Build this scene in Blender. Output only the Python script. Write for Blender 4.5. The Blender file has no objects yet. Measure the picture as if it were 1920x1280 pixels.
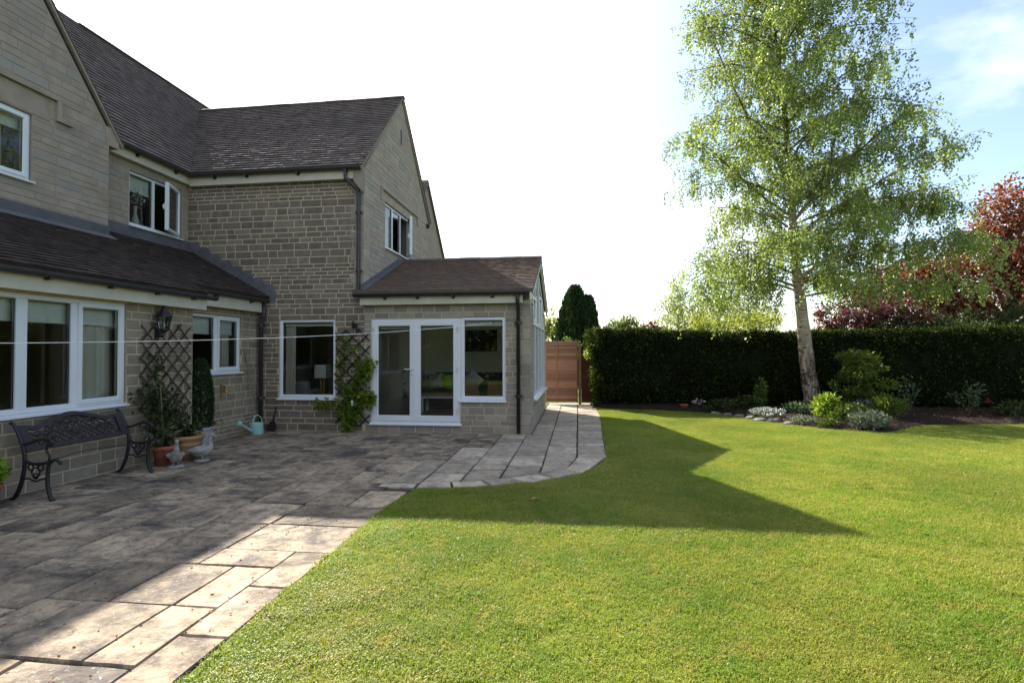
import bpy, math, random
import numpy as np
from mathutils import Vector, Matrix

random.seed(11)
rng = np.random.default_rng(11)
SC = bpy.context.scene
COL = SC.collection
PI = math.pi

# ------------------------------------------------------------------ camera
CAM_F, CAM_H = 978.0, 1.55                 # focal length in photo pixels (1920 wide), eye height
_y, _p, _r = (math.radians(a) for a in (7.26, 1.13, -0.2))
FW = Vector((-math.sin(_y) * math.cos(_p), math.cos(_y) * math.cos(_p), math.sin(_p)))
R0 = Vector((math.cos(_y), math.sin(_y), 0))
U0 = R0.cross(FW)
RT = R0 * math.cos(_r) + U0 * math.sin(_r)
UP = -R0 * math.sin(_r) + U0 * math.cos(_r)
EYE = Vector((0, 0, CAM_H))
cam = bpy.data.cameras.new('camera')
cam.sensor_width = 36.0
cam.lens = CAM_F / 1920 * 36.0
cam.clip_start, cam.clip_end = 0.05, 2000
camo = bpy.data.objects.new('camera', cam)
M = Matrix.Identity(4)
for i in range(3):
    M[i][0], M[i][1], M[i][2], M[i][3] = RT[i], UP[i], -FW[i], EYE[i]
camo.matrix_world = M
COL.objects.link(camo)
SC.camera = camo

# ------------------------------------------------------------------ world, sun, exposure
SUN = Vector((-0.850, 0.948, 1.0)).normalized()          # towards the sun
SUN_EL = math.asin(SUN.z)
SUN_AZ = math.atan2(SUN.x, SUN.y)                        # clockwise from +Y
W = bpy.data.worlds.new('World')
SC.world = W
W.use_nodes = True
nt = W.node_tree
nt.nodes.clear()


def nd(t, typ, **kw):
    n = t.nodes.new(typ)
    for k, v in kw.items():
        if hasattr(n, k) and not k.startswith('i_'):
            setattr(n, k, v)
        elif k.startswith('i_'):
            key = k[2:]
            key = int(key) if key.isdigit() else key
            n.inputs[key].default_value = v
    return n


SKY_STRENGTH = 0.105
sky = nd(nt, 'ShaderNodeTexSky', sky_type='NISHITA')
sky.sun_disc = False
sky.sun_elevation = SUN_EL
sky.sun_rotation = SUN_AZ
sky.altitude = 100
sky.air_density = 1.0
sky.dust_density = 2.0
sky.ozone_density = 1.0
tc = nd(nt, 'ShaderNodeTexCoord')
sep = nd(nt, 'ShaderNodeSeparateXYZ')
nt.links.new(tc.outputs['Generated'], sep.inputs[0])
den = nd(nt, 'ShaderNodeMath', operation='MAXIMUM', i_1=0.0)
nt.links.new(sep.outputs['Z'], den.inputs[0])
den2 = nd(nt, 'ShaderNodeMath', operation='ADD', i_1=0.35)
nt.links.new(den.outputs[0], den2.inputs[0])
dx = nd(nt, 'ShaderNodeMath', operation='DIVIDE')
dy = nd(nt, 'ShaderNodeMath', operation='DIVIDE')
nt.links.new(sep.outputs['X'], dx.inputs[0]); nt.links.new(den2.outputs[0], dx.inputs[1])
nt.links.new(sep.outputs['Y'], dy.inputs[0]); nt.links.new(den2.outputs[0], dy.inputs[1])
cmb = nd(nt, 'ShaderNodeCombineXYZ')
nt.links.new(dx.outputs[0], cmb.inputs[0]); nt.links.new(dy.outputs[0], cmb.inputs[1])
cn = nd(nt, 'ShaderNodeTexNoise', i_Scale=1.35, i_Detail=7.0, i_Roughness=0.55, i_Distortion=0.25)
cmap = nd(nt, 'ShaderNodeMapping')
cmap.inputs['Location'].default_value = (2.03, 0.75, 0.3)
nt.links.new(cmb.outputs[0], cmap.inputs[0])
nt.links.new(cmap.outputs[0], cn.inputs['Vector'])
cr = nd(nt, 'ShaderNodeMapRange', i_1=0.50, i_2=0.66)
nt.links.new(cn.outputs['Fac'], cr.inputs[0])
# thin bright cloud veil around the sun
dotn = nd(nt, 'ShaderNodeVectorMath', operation='DOT_PRODUCT')
dotn.inputs[1].default_value = tuple(SUN)
nrm = nd(nt, 'ShaderNodeVectorMath', operation='NORMALIZE')
nt.links.new(tc.outputs['Generated'], nrm.inputs[0])
nt.links.new(nrm.outputs[0], dotn.inputs[0])
veil = nd(nt, 'ShaderNodeMapRange', interpolation_type='SMOOTHSTEP', i_1=0.64, i_2=1.08)
nt.links.new(dotn.outputs['Value'], veil.inputs[0])
mx = nd(nt, 'ShaderNodeMath', operation='MAXIMUM')
nt.links.new(cr.outputs[0], mx.inputs[0]); nt.links.new(veil.outputs[0], mx.inputs[1])
mx2 = nd(nt, 'ShaderNodeMath', operation='MULTIPLY', i_1=0.9)
nt.links.new(mx.outputs[0], mx2.inputs[0])
mixc = nd(nt, 'ShaderNodeMix', data_type='RGBA')
nt.links.new(mx2.outputs[0], mixc.inputs[0])
nt.links.new(sky.outputs[0], mixc.inputs[6])
mixc.inputs[7].default_value = (5.6, 5.7, 5.9, 1)
bg = nd(nt, 'ShaderNodeBackground', i_Strength=SKY_STRENGTH)
nt.links.new(mixc.outputs[2], bg.inputs[0])
wo = nd(nt, 'ShaderNodeOutputWorld')
nt.links.new(bg.outputs[0], wo.inputs[0])

sl = bpy.data.lights.new('sun', 'SUN')
sl.energy = 5.0
sl.angle = math.radians(0.55)
sl.color = (1.0, 0.93, 0.82)
so = bpy.data.objects.new('sun', sl)
so.rotation_euler = (-SUN).to_track_quat('-Z', 'Y').to_euler()
so.location = SUN * 60
COL.objects.link(so)

SC.view_settings.view_transform = 'Standard'
SC.view_settings.look = 'None'
SC.view_settings.gamma = 1.0
SC.view_settings.use_curve_mapping = False
SC.view_settings.exposure = 1.6
SC.render.engine = 'CYCLES'
SC.cycles.use_denoising = True
SC.cycles.max_bounces = 8
SC.cycles.transparent_max_bounces = 12
SC.cycles.caustics_reflective = False
SC.cycles.caustics_refractive = False

# ------------------------------------------------------------------ materials
MATS = {}


class NB:
    """tiny node builder for one material"""
    def __init__(s, name):
        s.m = bpy.data.materials.new(name)
        s.m.use_nodes = True
        s.t = s.m.node_tree
        s.t.nodes.clear()
        s.out = s.t.nodes.new('ShaderNodeOutputMaterial')
        MATS[name] = s.m

    def n(s, typ, **kw):
        return nd(s.t, typ, **kw)

    def l(s, a, b):
        s.t.links.new(a, b)

    def pos(s, sc=(1, 1, 1)):
        g = s.n('ShaderNodeNewGeometry')
        if sc == (1, 1, 1):
            return g.outputs['Position']
        mp = s.n('ShaderNodeMapping')
        mp.inputs['Scale'].default_value = sc
        s.l(g.outputs['Position'], mp.inputs[0])
        return mp.outputs[0]

    def noise(s, scale, detail=4, rough=.55, sc=(1, 1, 1), dist=0):
        x = s.n('ShaderNodeTexNoise', i_Scale=scale, i_Detail=detail, i_Roughness=rough, i_Distortion=dist)
        s.l(s.pos(sc), x.inputs['Vector'])
        return x.outputs['Fac']

    def rng(s, v, a, b, c=0., d=1.):
        x = s.n('ShaderNodeMapRange', i_1=a, i_2=b, i_3=c, i_4=d)
        s.l(v, x.inputs[0])
        return x.outputs[0]

    def mix(s, f, a, b, blend='MIX'):
        x = s.n('ShaderNodeMix', data_type='RGBA', blend_type=blend)
        if isinstance(f, float):
            x.inputs[0].default_value = f
        else:
            s.l(f, x.inputs[0])
        for v, k in ((a, 6), (b, 7)):
            if isinstance(v, (tuple, list)):
                x.inputs[k].default_value = (*v, 1) if len(v) == 3 else v
            else:
                s.l(v, x.inputs[k])
        return x.outputs[2]

    def rnd(s):
        a = s.n('ShaderNodeAttribute', attribute_name='rnd')
        o = s.n('ShaderNodeObjectInfo')
        m = s.n('ShaderNodeMath', operation='ADD')
        s.l(a.outputs['Fac'], m.inputs[0]); s.l(o.outputs['Random'], m.inputs[1])
        f = s.n('ShaderNodeMath', operation='FRACT')
        s.l(m.outputs[0], f.inputs[0])
        return f.outputs[0]

    def math(s, op, a, b):
        x = s.n('ShaderNodeMath', operation=op)
        for v, k in ((a, 0), (b, 1)):
            if isinstance(v, (int, float)):
                x.inputs[k].default_value = v
            else:
                s.l(v, x.inputs[k])
        return x.outputs[0]

    def scale(s, col, v):
        x = s.n('ShaderNodeVectorMath', operation='SCALE')
        s.l(col, x.inputs[0]); s.l(v, x.inputs['Scale'])
        return x.outputs[0]

    def bump(s, h, strength=.3, dist=.01):
        b = s.n('ShaderNodeBump', i_Strength=strength, i_Distance=dist)
        s.l(h, b.inputs['Height'])
        return b.outputs[0]

    def principled(s, col, rough=.8, spec=.3, metal=0., normal=None):
        p = s.n('ShaderNodeBsdfPrincipled')
        if isinstance(col, (tuple, list)):
            p.inputs['Base Color'].default_value = (*col, 1)
        else:
            s.l(col, p.inputs['Base Color'])
        if isinstance(rough, (int, float)):
            p.inputs['Roughness'].default_value = rough
        else:
            s.l(rough, p.inputs['Roughness'])
        p.inputs['Specular IOR Level'].default_value = spec
        p.inputs['Metallic'].default_value = metal
        if normal is not None:
            s.l(normal, p.inputs['Normal'])
        return p.outputs[0]

    def done(s, sh):
        s.l(sh, s.out.inputs[0])
        return s.m


def solid(name, c1, c2=None, scale=5., rough=.75, spec=.3, rv=.0, bump=.15, bs=60., bd=.004,
          c3=None, s3=1.5, t3=(.55, .7), metal=0., sc=(1, 1, 1), detail=5, alt=None):
    """general surface: two-tone noise, per-piece brightness, optional stain, fine relief"""
    b = NB(name)
    c2 = c2 or tuple(x * .8 for x in c1)
    col = b.mix(b.rng(b.noise(scale, detail, sc=sc), .35, .65), c1, c2)
    if c3:
        col = b.mix(b.rng(b.noise(s3, 6, .65), *t3), col, c3)
    if alt:                                               # a share of the pieces is of another tint
        r7 = b.math('FRACT', b.math('MULTIPLY', b.rnd(), 7.3), 0.)
        col = b.mix(b.rng(r7, .62, .95, 0, .75), col, alt)
    if rv:
        col = b.scale(col, b.rng(b.rnd(), 0, 1, 1 - rv, 1 + rv))
    nm = b.bump(b.noise(bs, 5, .6), bump, bd) if bump else None
    return b.done(b.principled(col, rough, spec, metal, nm))


def leafmat(name, c1, c2, c3=None, trans=.35, rough=.5, spec=.25, ns=.8):
    b = NB(name)
    r = b.rnd()
    col = b.mix(r, c1, c2)
    if c3:
        col = b.mix(b.rng(r, .82, .95), col, c3)
    col = b.scale(col, b.rng(b.noise(ns, 3), .3, .7, .7, 1.3))
    p = b.principled(col, rough, spec)
    t = b.n('ShaderNodeBsdfTranslucent')
    tcol = b.mix(1.0, col, (1.22, 1.2, .62), 'MULTIPLY')
    b.l(tcol, t.inputs[0])
    mxs = b.n('ShaderNodeMixShader', i_0=trans)
    b.l(p, mxs.inputs[1]); b.l(t.outputs[0], mxs.inputs[2])
    return b.done(mxs.outputs[0])


# walls
solid('stone_old', (0.212, 0.172, 0.134), (0.155, 0.126, 0.100), 9, .92, .15, .20, .5, 70, .006, (0.174, 0.139, 0.112), 2.2, (.6, .8), alt=(.225, .18, .135))
solid('stone_new', (0.345, 0.294, 0.231), (0.276, 0.240, 0.193), 7, .92, .15, .16, .4, 70, .005, (0.251, 0.220, 0.183), 1.7, (.58, .8), alt=(.22, .21, .195))
solid('stone_buff', (0.422, 0.350, 0.283), (0.345, 0.286, 0.234), 5, .92, .15, .07, .4, 60, .006, (0.282, 0.224, 0.190), 1.2, (.62, .8), alt=(.30, .29, .26))
solid('stone_gable', (0.370, 0.300, 0.236), (0.301, 0.244, 0.196), 5, .92, .15, .06, .4, 60, .006, (0.255, 0.200, 0.177), 1.1, (.62, .8), alt=(.29, .27, .24))
solid('stone_front', (0.283, 0.228, 0.171), (0.220, 0.179, 0.136), 7, .92, .15, .14, .45, 60, .006, (0.201, 0.162, 0.129), 1.8, (.6, .8), alt=(.28, .235, .175))
solid('mortar_old', (0.550, 0.453, 0.320), (0.462, 0.379, 0.269), 14, .95, .1, 0, .4, 120, .004)
solid('mortar_new', (0.499, 0.420, 0.311), (0.428, 0.359, 0.264), 14, .95, .1, 0, .4, 120, .004)
solid('mortar_buff', (0.346, 0.283, 0.227), (0.279, 0.230, 0.188), 14, .95, .1, 0, .4, 120, .004)
solid('mortar_front', (0.546, 0.441, 0.300), (0.440, 0.353, 0.244), 14, .95, .1, 0, .4, 120, .004)
# roofs
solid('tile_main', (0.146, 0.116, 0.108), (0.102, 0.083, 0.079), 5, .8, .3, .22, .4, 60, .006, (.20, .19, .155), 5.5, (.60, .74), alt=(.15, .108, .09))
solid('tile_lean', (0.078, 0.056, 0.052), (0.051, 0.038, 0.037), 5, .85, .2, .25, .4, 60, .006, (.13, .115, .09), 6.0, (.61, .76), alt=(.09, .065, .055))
solid('tile_ext', (0.213, 0.149, 0.117), (0.155, 0.113, 0.092), 6, .85, .25, .12, .4, 60, .006, (.12, .10, .085), 3.5, (.62, .8), alt=(.16, .13, .115))
solid('ridge_mat', (.16, .14, .12), (.11, .098, .088), 6, .9, .2, .2, .4, 60, .006)
solid('lead', (.125, .12, .135), (.09, .088, .10), 6, .6, .4, .1, .2, 30, .004)
solid('fascia_cream', (.60, .55, .45), (.52, .47, .38), 3, .55, .4, 0, .05)
solid('gutter_black', (.018, .016, .017), (.026, .023, .023), 4, .4, .45, 0, .05)
solid('gutter_brown', (.050, .042, .044), (.036, .031, .033), 4, .45, .45, 0, .05)
solid('upvc', (.72, .73, .76), (.69, .70, .73), 2, .3, .5, 0, 0)
solid('wood_white', (.66, .63, .56), (.60, .57, .5), 3, .45, .4, 0, .05)
solid('hinge_grey', (.62, .63, .65), None, 4, .35, .5, 0, 0)
solid('seal_black', (.02, .02, .02), None, 4, .6, .3, 0, 0)
solid('chrome', (.75, .75, .76), None, 4, .25, .5, 0, 0, metal=.9)
# glass
b = NB('glass')
fr_ = b.n('ShaderNodeFresnel', i_IOR=1.52)
f2 = b.math('MULTIPLY', fr_.outputs[0], 1.6)
f3 = b.math('MINIMUM', f2, 1.0)
tr_ = b.n('ShaderNodeBsdfTransparent'); tr_.inputs[0].default_value = (.92, .95, .93, 1)
gl_ = b.n('ShaderNodeBsdfGlossy', i_Roughness=.012)
mxs = b.n('ShaderNodeMixShader')
b.l(f3, mxs.inputs[0]); b.l(tr_.outputs[0], mxs.inputs[1]); b.l(gl_.outputs[0], mxs.inputs[2])
b.done(mxs.outputs[0])
# interiors
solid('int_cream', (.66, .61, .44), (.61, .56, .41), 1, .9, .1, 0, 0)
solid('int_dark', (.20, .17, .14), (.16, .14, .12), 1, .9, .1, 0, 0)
solid('int_floor', (.20, .13, .085), (.15, .10, .065), 2, .5, .3, 0, 0)
solid('ceiling_white', (.7, .69, .66), None, 2, .9, .1, 0, 0)
solid('curtain_cloth', (.66, .61, .51), (.60, .55, .45), 3, .9, .1, 0, .1)
solid('blind_cloth', (.74, .75, .69), (.68, .70, .64), 14, .9, .1, 0, .1)
solid('sofa_grey', (.05, .055, .065), None, 6, .9, .1, 0, .2)
solid('cushion_green', (.30, .46, .05), (.26, .40, .04), 4, .9, .1, 0, .2)
solid('cushion_cream', (.55, .50, .42), (.47, .43, .35), 8, .9, .1, 0, .2)
solid('cushion_brown', (.25, .19, .15), (.45, .40, .33), 14, .9, .1, 0, .2)
solid('white_paint', (.75, .74, .71), None, 3, .5, .3, 0, 0)
solid('oak', (.35, .21, .10), (.28, .16, .075), 6, .5, .3, .1, .1, sc=(1, 8, 1))
solid('shade_white', (.78, .77, .72), None, 4, .9, .1, 0, 0)
solid('ceramic_white', (.62, .61, .57), (.5, .5, .47), 6, .35, .5, 0, 0)
solid('picture_dark', (.03, .022, .02), (.085, .065, .06), 2.2, .7, .2, 0, 0, sc=(3.5, 1, .6))
# garden things
solid('iron_black', (.014, .012, .014), (.022, .018, .019), 12, .5, .45, 0, .2)
solid('bench_back', (.024, .019, .022), (.036, .029, .032), 9, .55, .35, 0, .3)
solid('slat_wood', (.085, .058, .046), (.06, .042, .034), 9, .85, .2, .25, .3, sc=(3, 3, 3))
solid('slat_dark', (.030, .026, .024), (.02, .018, .018), 9, .85, .2, .25, .3)
solid('terracotta_red', (.36, .125, .075), (.29, .10, .06), 6, .85, .2, 0, .25)
solid('terracotta_tan', (.40, .24, .125), (.33, .195, .10), 5, .85, .2, 0, .25, c3=(.25, .17, .11), s3=4)
solid('pot_white', (.52, .52, .52), (.42, .42, .42), 5, .6, .3, 0, .1, c3=(.3, .3, .28), s3=4)
solid('goose_stone', (.36, .335, .30), (.25, .235, .215), 14, .9, .2, 0, .6, 60, .006, (.16, .15, .13), 9, (.55, .7))
solid('can_mint', (.36, .60, .54), (.30, .52, .47), 5, .35, .45, 0, .05)
solid('plastic_black', (.016, .016, .017), None, 5, .45, .4, 0, 0)
solid('orange_plastic', (.62, .24, .04), None, 5, .5, .4, 0, 0)
solid('brass', (.45, .33, .14), None, 5, .4, .5, 0, 0, metal=.7)
solid('pole_wood', (.24, .19, .14), (.17, .135, .10), 8, .8, .2, 0, .1)
solid('line_white', (.85, .85, .83), None, 5, .5, .3, 0, 0)
solid('soil', (.032, .021, .015), (.020, .014, .010), 18, .95, .1, 0, .9, 40, .03, (.075, .045, .030), 9, (.60, .72))
solid('rock', (.20, .185, .16), (.12, .11, .10), 6, .95, .1, .25, .8, 20, .02)
solid('fence_wood', (.31, .185, .130), (.235, .14, .10), 4, .85, .2, .26, .3, 50, .004, sc=(1.5, 1.5, 14))
solid('fence_dark', (.095, .035, .030), (.065, .026, .023), 4, .85, .2, .12, .3, 50, .004, sc=(1.5, 1.5, 14))
solid('post_wood', (.27, .17, .10), (.19, .12, .075), 5, .85, .2, .1, .3, 50, .004, sc=(9, 9, 1))
solid('bark_dark', (.055, .042, .034), (.035, .028, .024), 10, .95, .1, 0, .8, 25, .02, sc=(3, 3, 1))
solid('bark_pale', (.38, .35, .31), (.22, .19, .165), 8, .9, .1, 0, .5, 25, .01, sc=(2, 2, 1))
solid('stem_green', (.09, .10, .035), (.06, .06, .03), 10, .8, .2, 0, .1)
solid('cane', (.17, .125, .07), (.13, .09, .05), 10, .8, .2, 0, .1)
solid('dry_leaf', (.36, .19, .09), (.26, .13, .06), 20, .8, .2, .2, .1)
solid('petal_white', (.52, .53, .50), None, 4, .6, .2, .1, 0)
solid('petal_yellow', (.75, .48, .05), None, 4, .6, .2, .15, 0)
solid('petal_violet', (.13, .11, .35), None, 4, .6, .2, .2, 0)
solid('petal_red', (.45, .04, .05), None, 4, .6, .2, .2, 0)
solid('petal_pink', (.55, .32, .40), None, 4, .6, .2, .2, 0)
solid('bark_chip', (.15, .085, .050), (.09, .052, .032), 20, .9, .1, .3, .1)
# birch bark: white with dark lenticels and fissured base
b = NB('bark_birch')
c = b.mix(b.rng(b.noise(5, 4), .35, .65), (.46, .38, .29), (.33, .26, .20))
c = b.mix(b.rng(b.noise(5, 5, .6, (1, 1, 4)), .56, .62), c, (.05, .036, .030))
g = b.n('ShaderNodeNewGeometry'); sz = b.n('ShaderNodeSeparateXYZ'); b.l(g.outputs['Position'], sz.inputs[0])
lowf = b.rng(sz.outputs[2], 2.3, 0.9, 0., 1.)
fis = b.rng(b.noise(6.5, 7, .75, (1, 1, .35), .6), .40, .52)
c = b.mix(b.math('MULTIPLY', lowf, fis), c, (.060, .036, .027))
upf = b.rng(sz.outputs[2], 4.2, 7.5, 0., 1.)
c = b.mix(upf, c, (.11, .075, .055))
b.done(b.principled(c, .85, .15, 0, b.bump(b.noise(18, 6, .7, (1, 1, .5)), .8, .02)))
# paving
def paving(name, c1, c2, dark, dk, speck=.0, rv=.16):
    b = NB(name)
    g_ = b.n('ShaderNodeNewGeometry'); r_ = b.rnd()
    cx_ = b.n('ShaderNodeCombineXYZ'); b.l(b.math('MULTIPLY', r_, 37.), cx_.inputs[0]); b.l(b.math('MULTIPLY', r_, 91.), cx_.inputs[1])
    ad_ = b.n('ShaderNodeVectorMath', operation='ADD'); b.l(g_.outputs['Position'], ad_.inputs[0]); b.l(cx_.outputs[0], ad_.inputs[1])

    def noise(scale, detail=4, rough=.55, sc=(1, 1, 1), dist=0):
        mp = b.n('ShaderNodeMapping'); mp.inputs['Scale'].default_value = sc; b.l(ad_.outputs[0], mp.inputs[0])
        x = b.n('ShaderNodeTexNoise', i_Scale=scale, i_Detail=detail, i_Roughness=rough, i_Distortion=dist); b.l(mp.outputs[0], x.inputs['Vector'])
        return x.outputs['Fac']

    b.noise = noise
    c = b.mix(b.rng(b.noise(2.3, 5), .35, .65), c1, c2)
    lo, hi = dk
    c = b.mix(b.rng(b.noise(1.5, 8, .72, dist=.5), lo, hi), c, dark)
    c = b.mix(b.rng(b.noise(8, 7, .75, (1.0, 1.0, 1)), .46, .64, 0, .75), c, tuple(x * .85 for x in dark))
    if speck:
        c = b.mix(b.rng(b.noise(34, 4, .65), .60, .68, 0, speck), c, (.40, .385, .35))
    c = b.scale(c, b.rng(b.rnd(), 0, 1, 1 - rv, 1 + rv))
    h = b.math('ADD', b.noise(4.5, 6, .6, (1, 1.8, 1)), b.math('MULTIPLY', b.noise(45, 4, .6), .25))
    return b.done(b.principled(c, b.rng(b.noise(6, 3), .3, .7, .75, .95), .25, 0, b.bump(h, .8, .03)))


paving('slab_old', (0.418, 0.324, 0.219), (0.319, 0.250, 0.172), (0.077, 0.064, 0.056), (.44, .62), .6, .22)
paving('slab_new', (0.462, 0.386, 0.293), (0.363, 0.305, 0.235), (0.185, 0.155, 0.123), (.50, .70), .35, .22)
solid('joint', (.095, .075, .055), (.055, .045, .034), 6, .95, .1, 0, .6, 60, .01, (.055, .075, .02), 5, (.56, .66))
# lawn
b = NB('lawn_base')
c = b.mix(b.rng(b.noise(.9, 5), .35, .65), (.11, .155, .018), (.145, .165, .03))
c = b.mix(b.rng(b.noise(22, 5, .7), .5, .7), c, (.055, .060, .015))
b.done(b.principled(c, .9, .1, 0, b.bump(b.noise(70, 4), .8, .02)))
b = NB('grass_blade')
r = b.rnd()
c = b.mix(b.rng(b.noise(1.1, 5, .6), .35, .65), (.185, .278, .030), (.30, .315, .055))
c = b.mix(b.rng(b.noise(6.5, 4, .6), .50, .68, 0, .8), c, (.38, .33, .08))
c = b.scale(c, b.rng(b.noise(.55, 3, .5), .35, .65, .86, 1.12))
c = b.mix(b.rng(b.noise(16, 3, .6), .56, .70, 0, .55), c, (.10, .19, .02))
c = b.mix(b.rng(r, .92, .99), c, (.36, .30, .11))
c = b.scale(c, b.rng(r, 0, 1, .80, 1.15))
p = b.principled(c, .45, .3)
t = b.n('ShaderNodeBsdfTranslucent'); b.l(b.mix(1.0, c, (1.15, 1.25, .6), 'MULTIPLY'), t.inputs[0])
ms = b.n('ShaderNodeMixShader', i_0=.38); b.l(p, ms.inputs[1]); b.l(t.outputs[0], ms.inputs[2])
b.done(ms.outputs[0])
solid('far_field', (.07, .10, .025), (.09, .11, .03), .3, .95, .1, 0, .3, 4, .05)
# leaves
leafmat('leaf_birch', (.17, .245, .062), (.25, .325, .105), (.36, .40, .18), .48, .4, .4)
leafmat('leaf_birch_far', (.22, .28, .08), (.32, .36, .13), None, .45)
leafmat('leaf_hedge', (.014, .026, .006), (.030, .048, .010), (.10, .125, .025), .38, .7, .10)
solid('hedge_core', (.012, .016, .008), (.008, .010, .005), 8, .95, .05, 0, .5, 30, .02)
leafmat('leaf_conifer', (.022, .046, .018), (.040, .072, .028), None, .15, .7, .1)
leafmat('leaf_purple', (.070, .016, .026), (.11, .025, .036), (.16, .05, .045), .35, .3, .5)
leafmat('leaf_copper', (.17, .045, .034), (.24, .075, .045), (.16, .115, .045), .45, .4, .5)
leafmat('leaf_dark', (.028, .048, .012), (.048, .070, .018), (.08, .09, .026), .22)
leafmat('leaf_mid', (.070, .115, .022), (.11, .165, .032), (.17, .20, .05), .4)
leafmat('leaf_bright', (.145, .235, .022), (.205, .29, .035), (.28, .33, .06), .4)
leafmat('leaf_yellow', (.20, .24, .030), (.28, .30, .05), (.33, .32, .10), .4)
leafmat('leaf_silver', (.17, .22, .15), (.26, .31, .23), (.42, .44, .36), .25)
leafmat('leaf_acer', (.065, .105, .016), (.10, .145, .024), (.25, .24, .04), .4)
leafmat('leaf_blue', (.075, .125, .065), (.11, .165, .09), None, .3)
# ------------------------------------------------------------------ geometry helpers
WL = {}                                                   # world location of every object made here


def tag(o, label=None, cat=None, group=None, kind=None):
    if label: o['label'] = label
    if cat: o['category'] = cat
    if group: o['group'] = group
    if kind: o['kind'] = kind
    return o


def adopt(o, parent):
    if parent is not None:
        o.parent = parent
        o.matrix_parent_inverse = Matrix.Translation(-WL[parent])


def root(name, loc, label, cat, group=None):
    o = bpy.data.objects.new(name, None)
    o.empty_display_size = .1
    o.location = loc
    COL.objects.link(o)
    WL[o] = Vector(loc)
    return tag(o, label, cat, group)


class Fr:
    """wall frame: u along the wall, n outwards, z up"""
    def __init__(s, O, U, N, Z=(0, 0, 1)):
        s.O, s.U, s.N, s.Z = Vector(O), Vector(U).normalized(), Vector(N).normalized(), Vector(Z).normalized()

    def p(s, u, n, z):
        return s.O + s.U * u + s.N * n + s.Z * z


WORLD = Fr((0, 0, 0), (1, 0, 0), (0, 1, 0))


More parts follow.
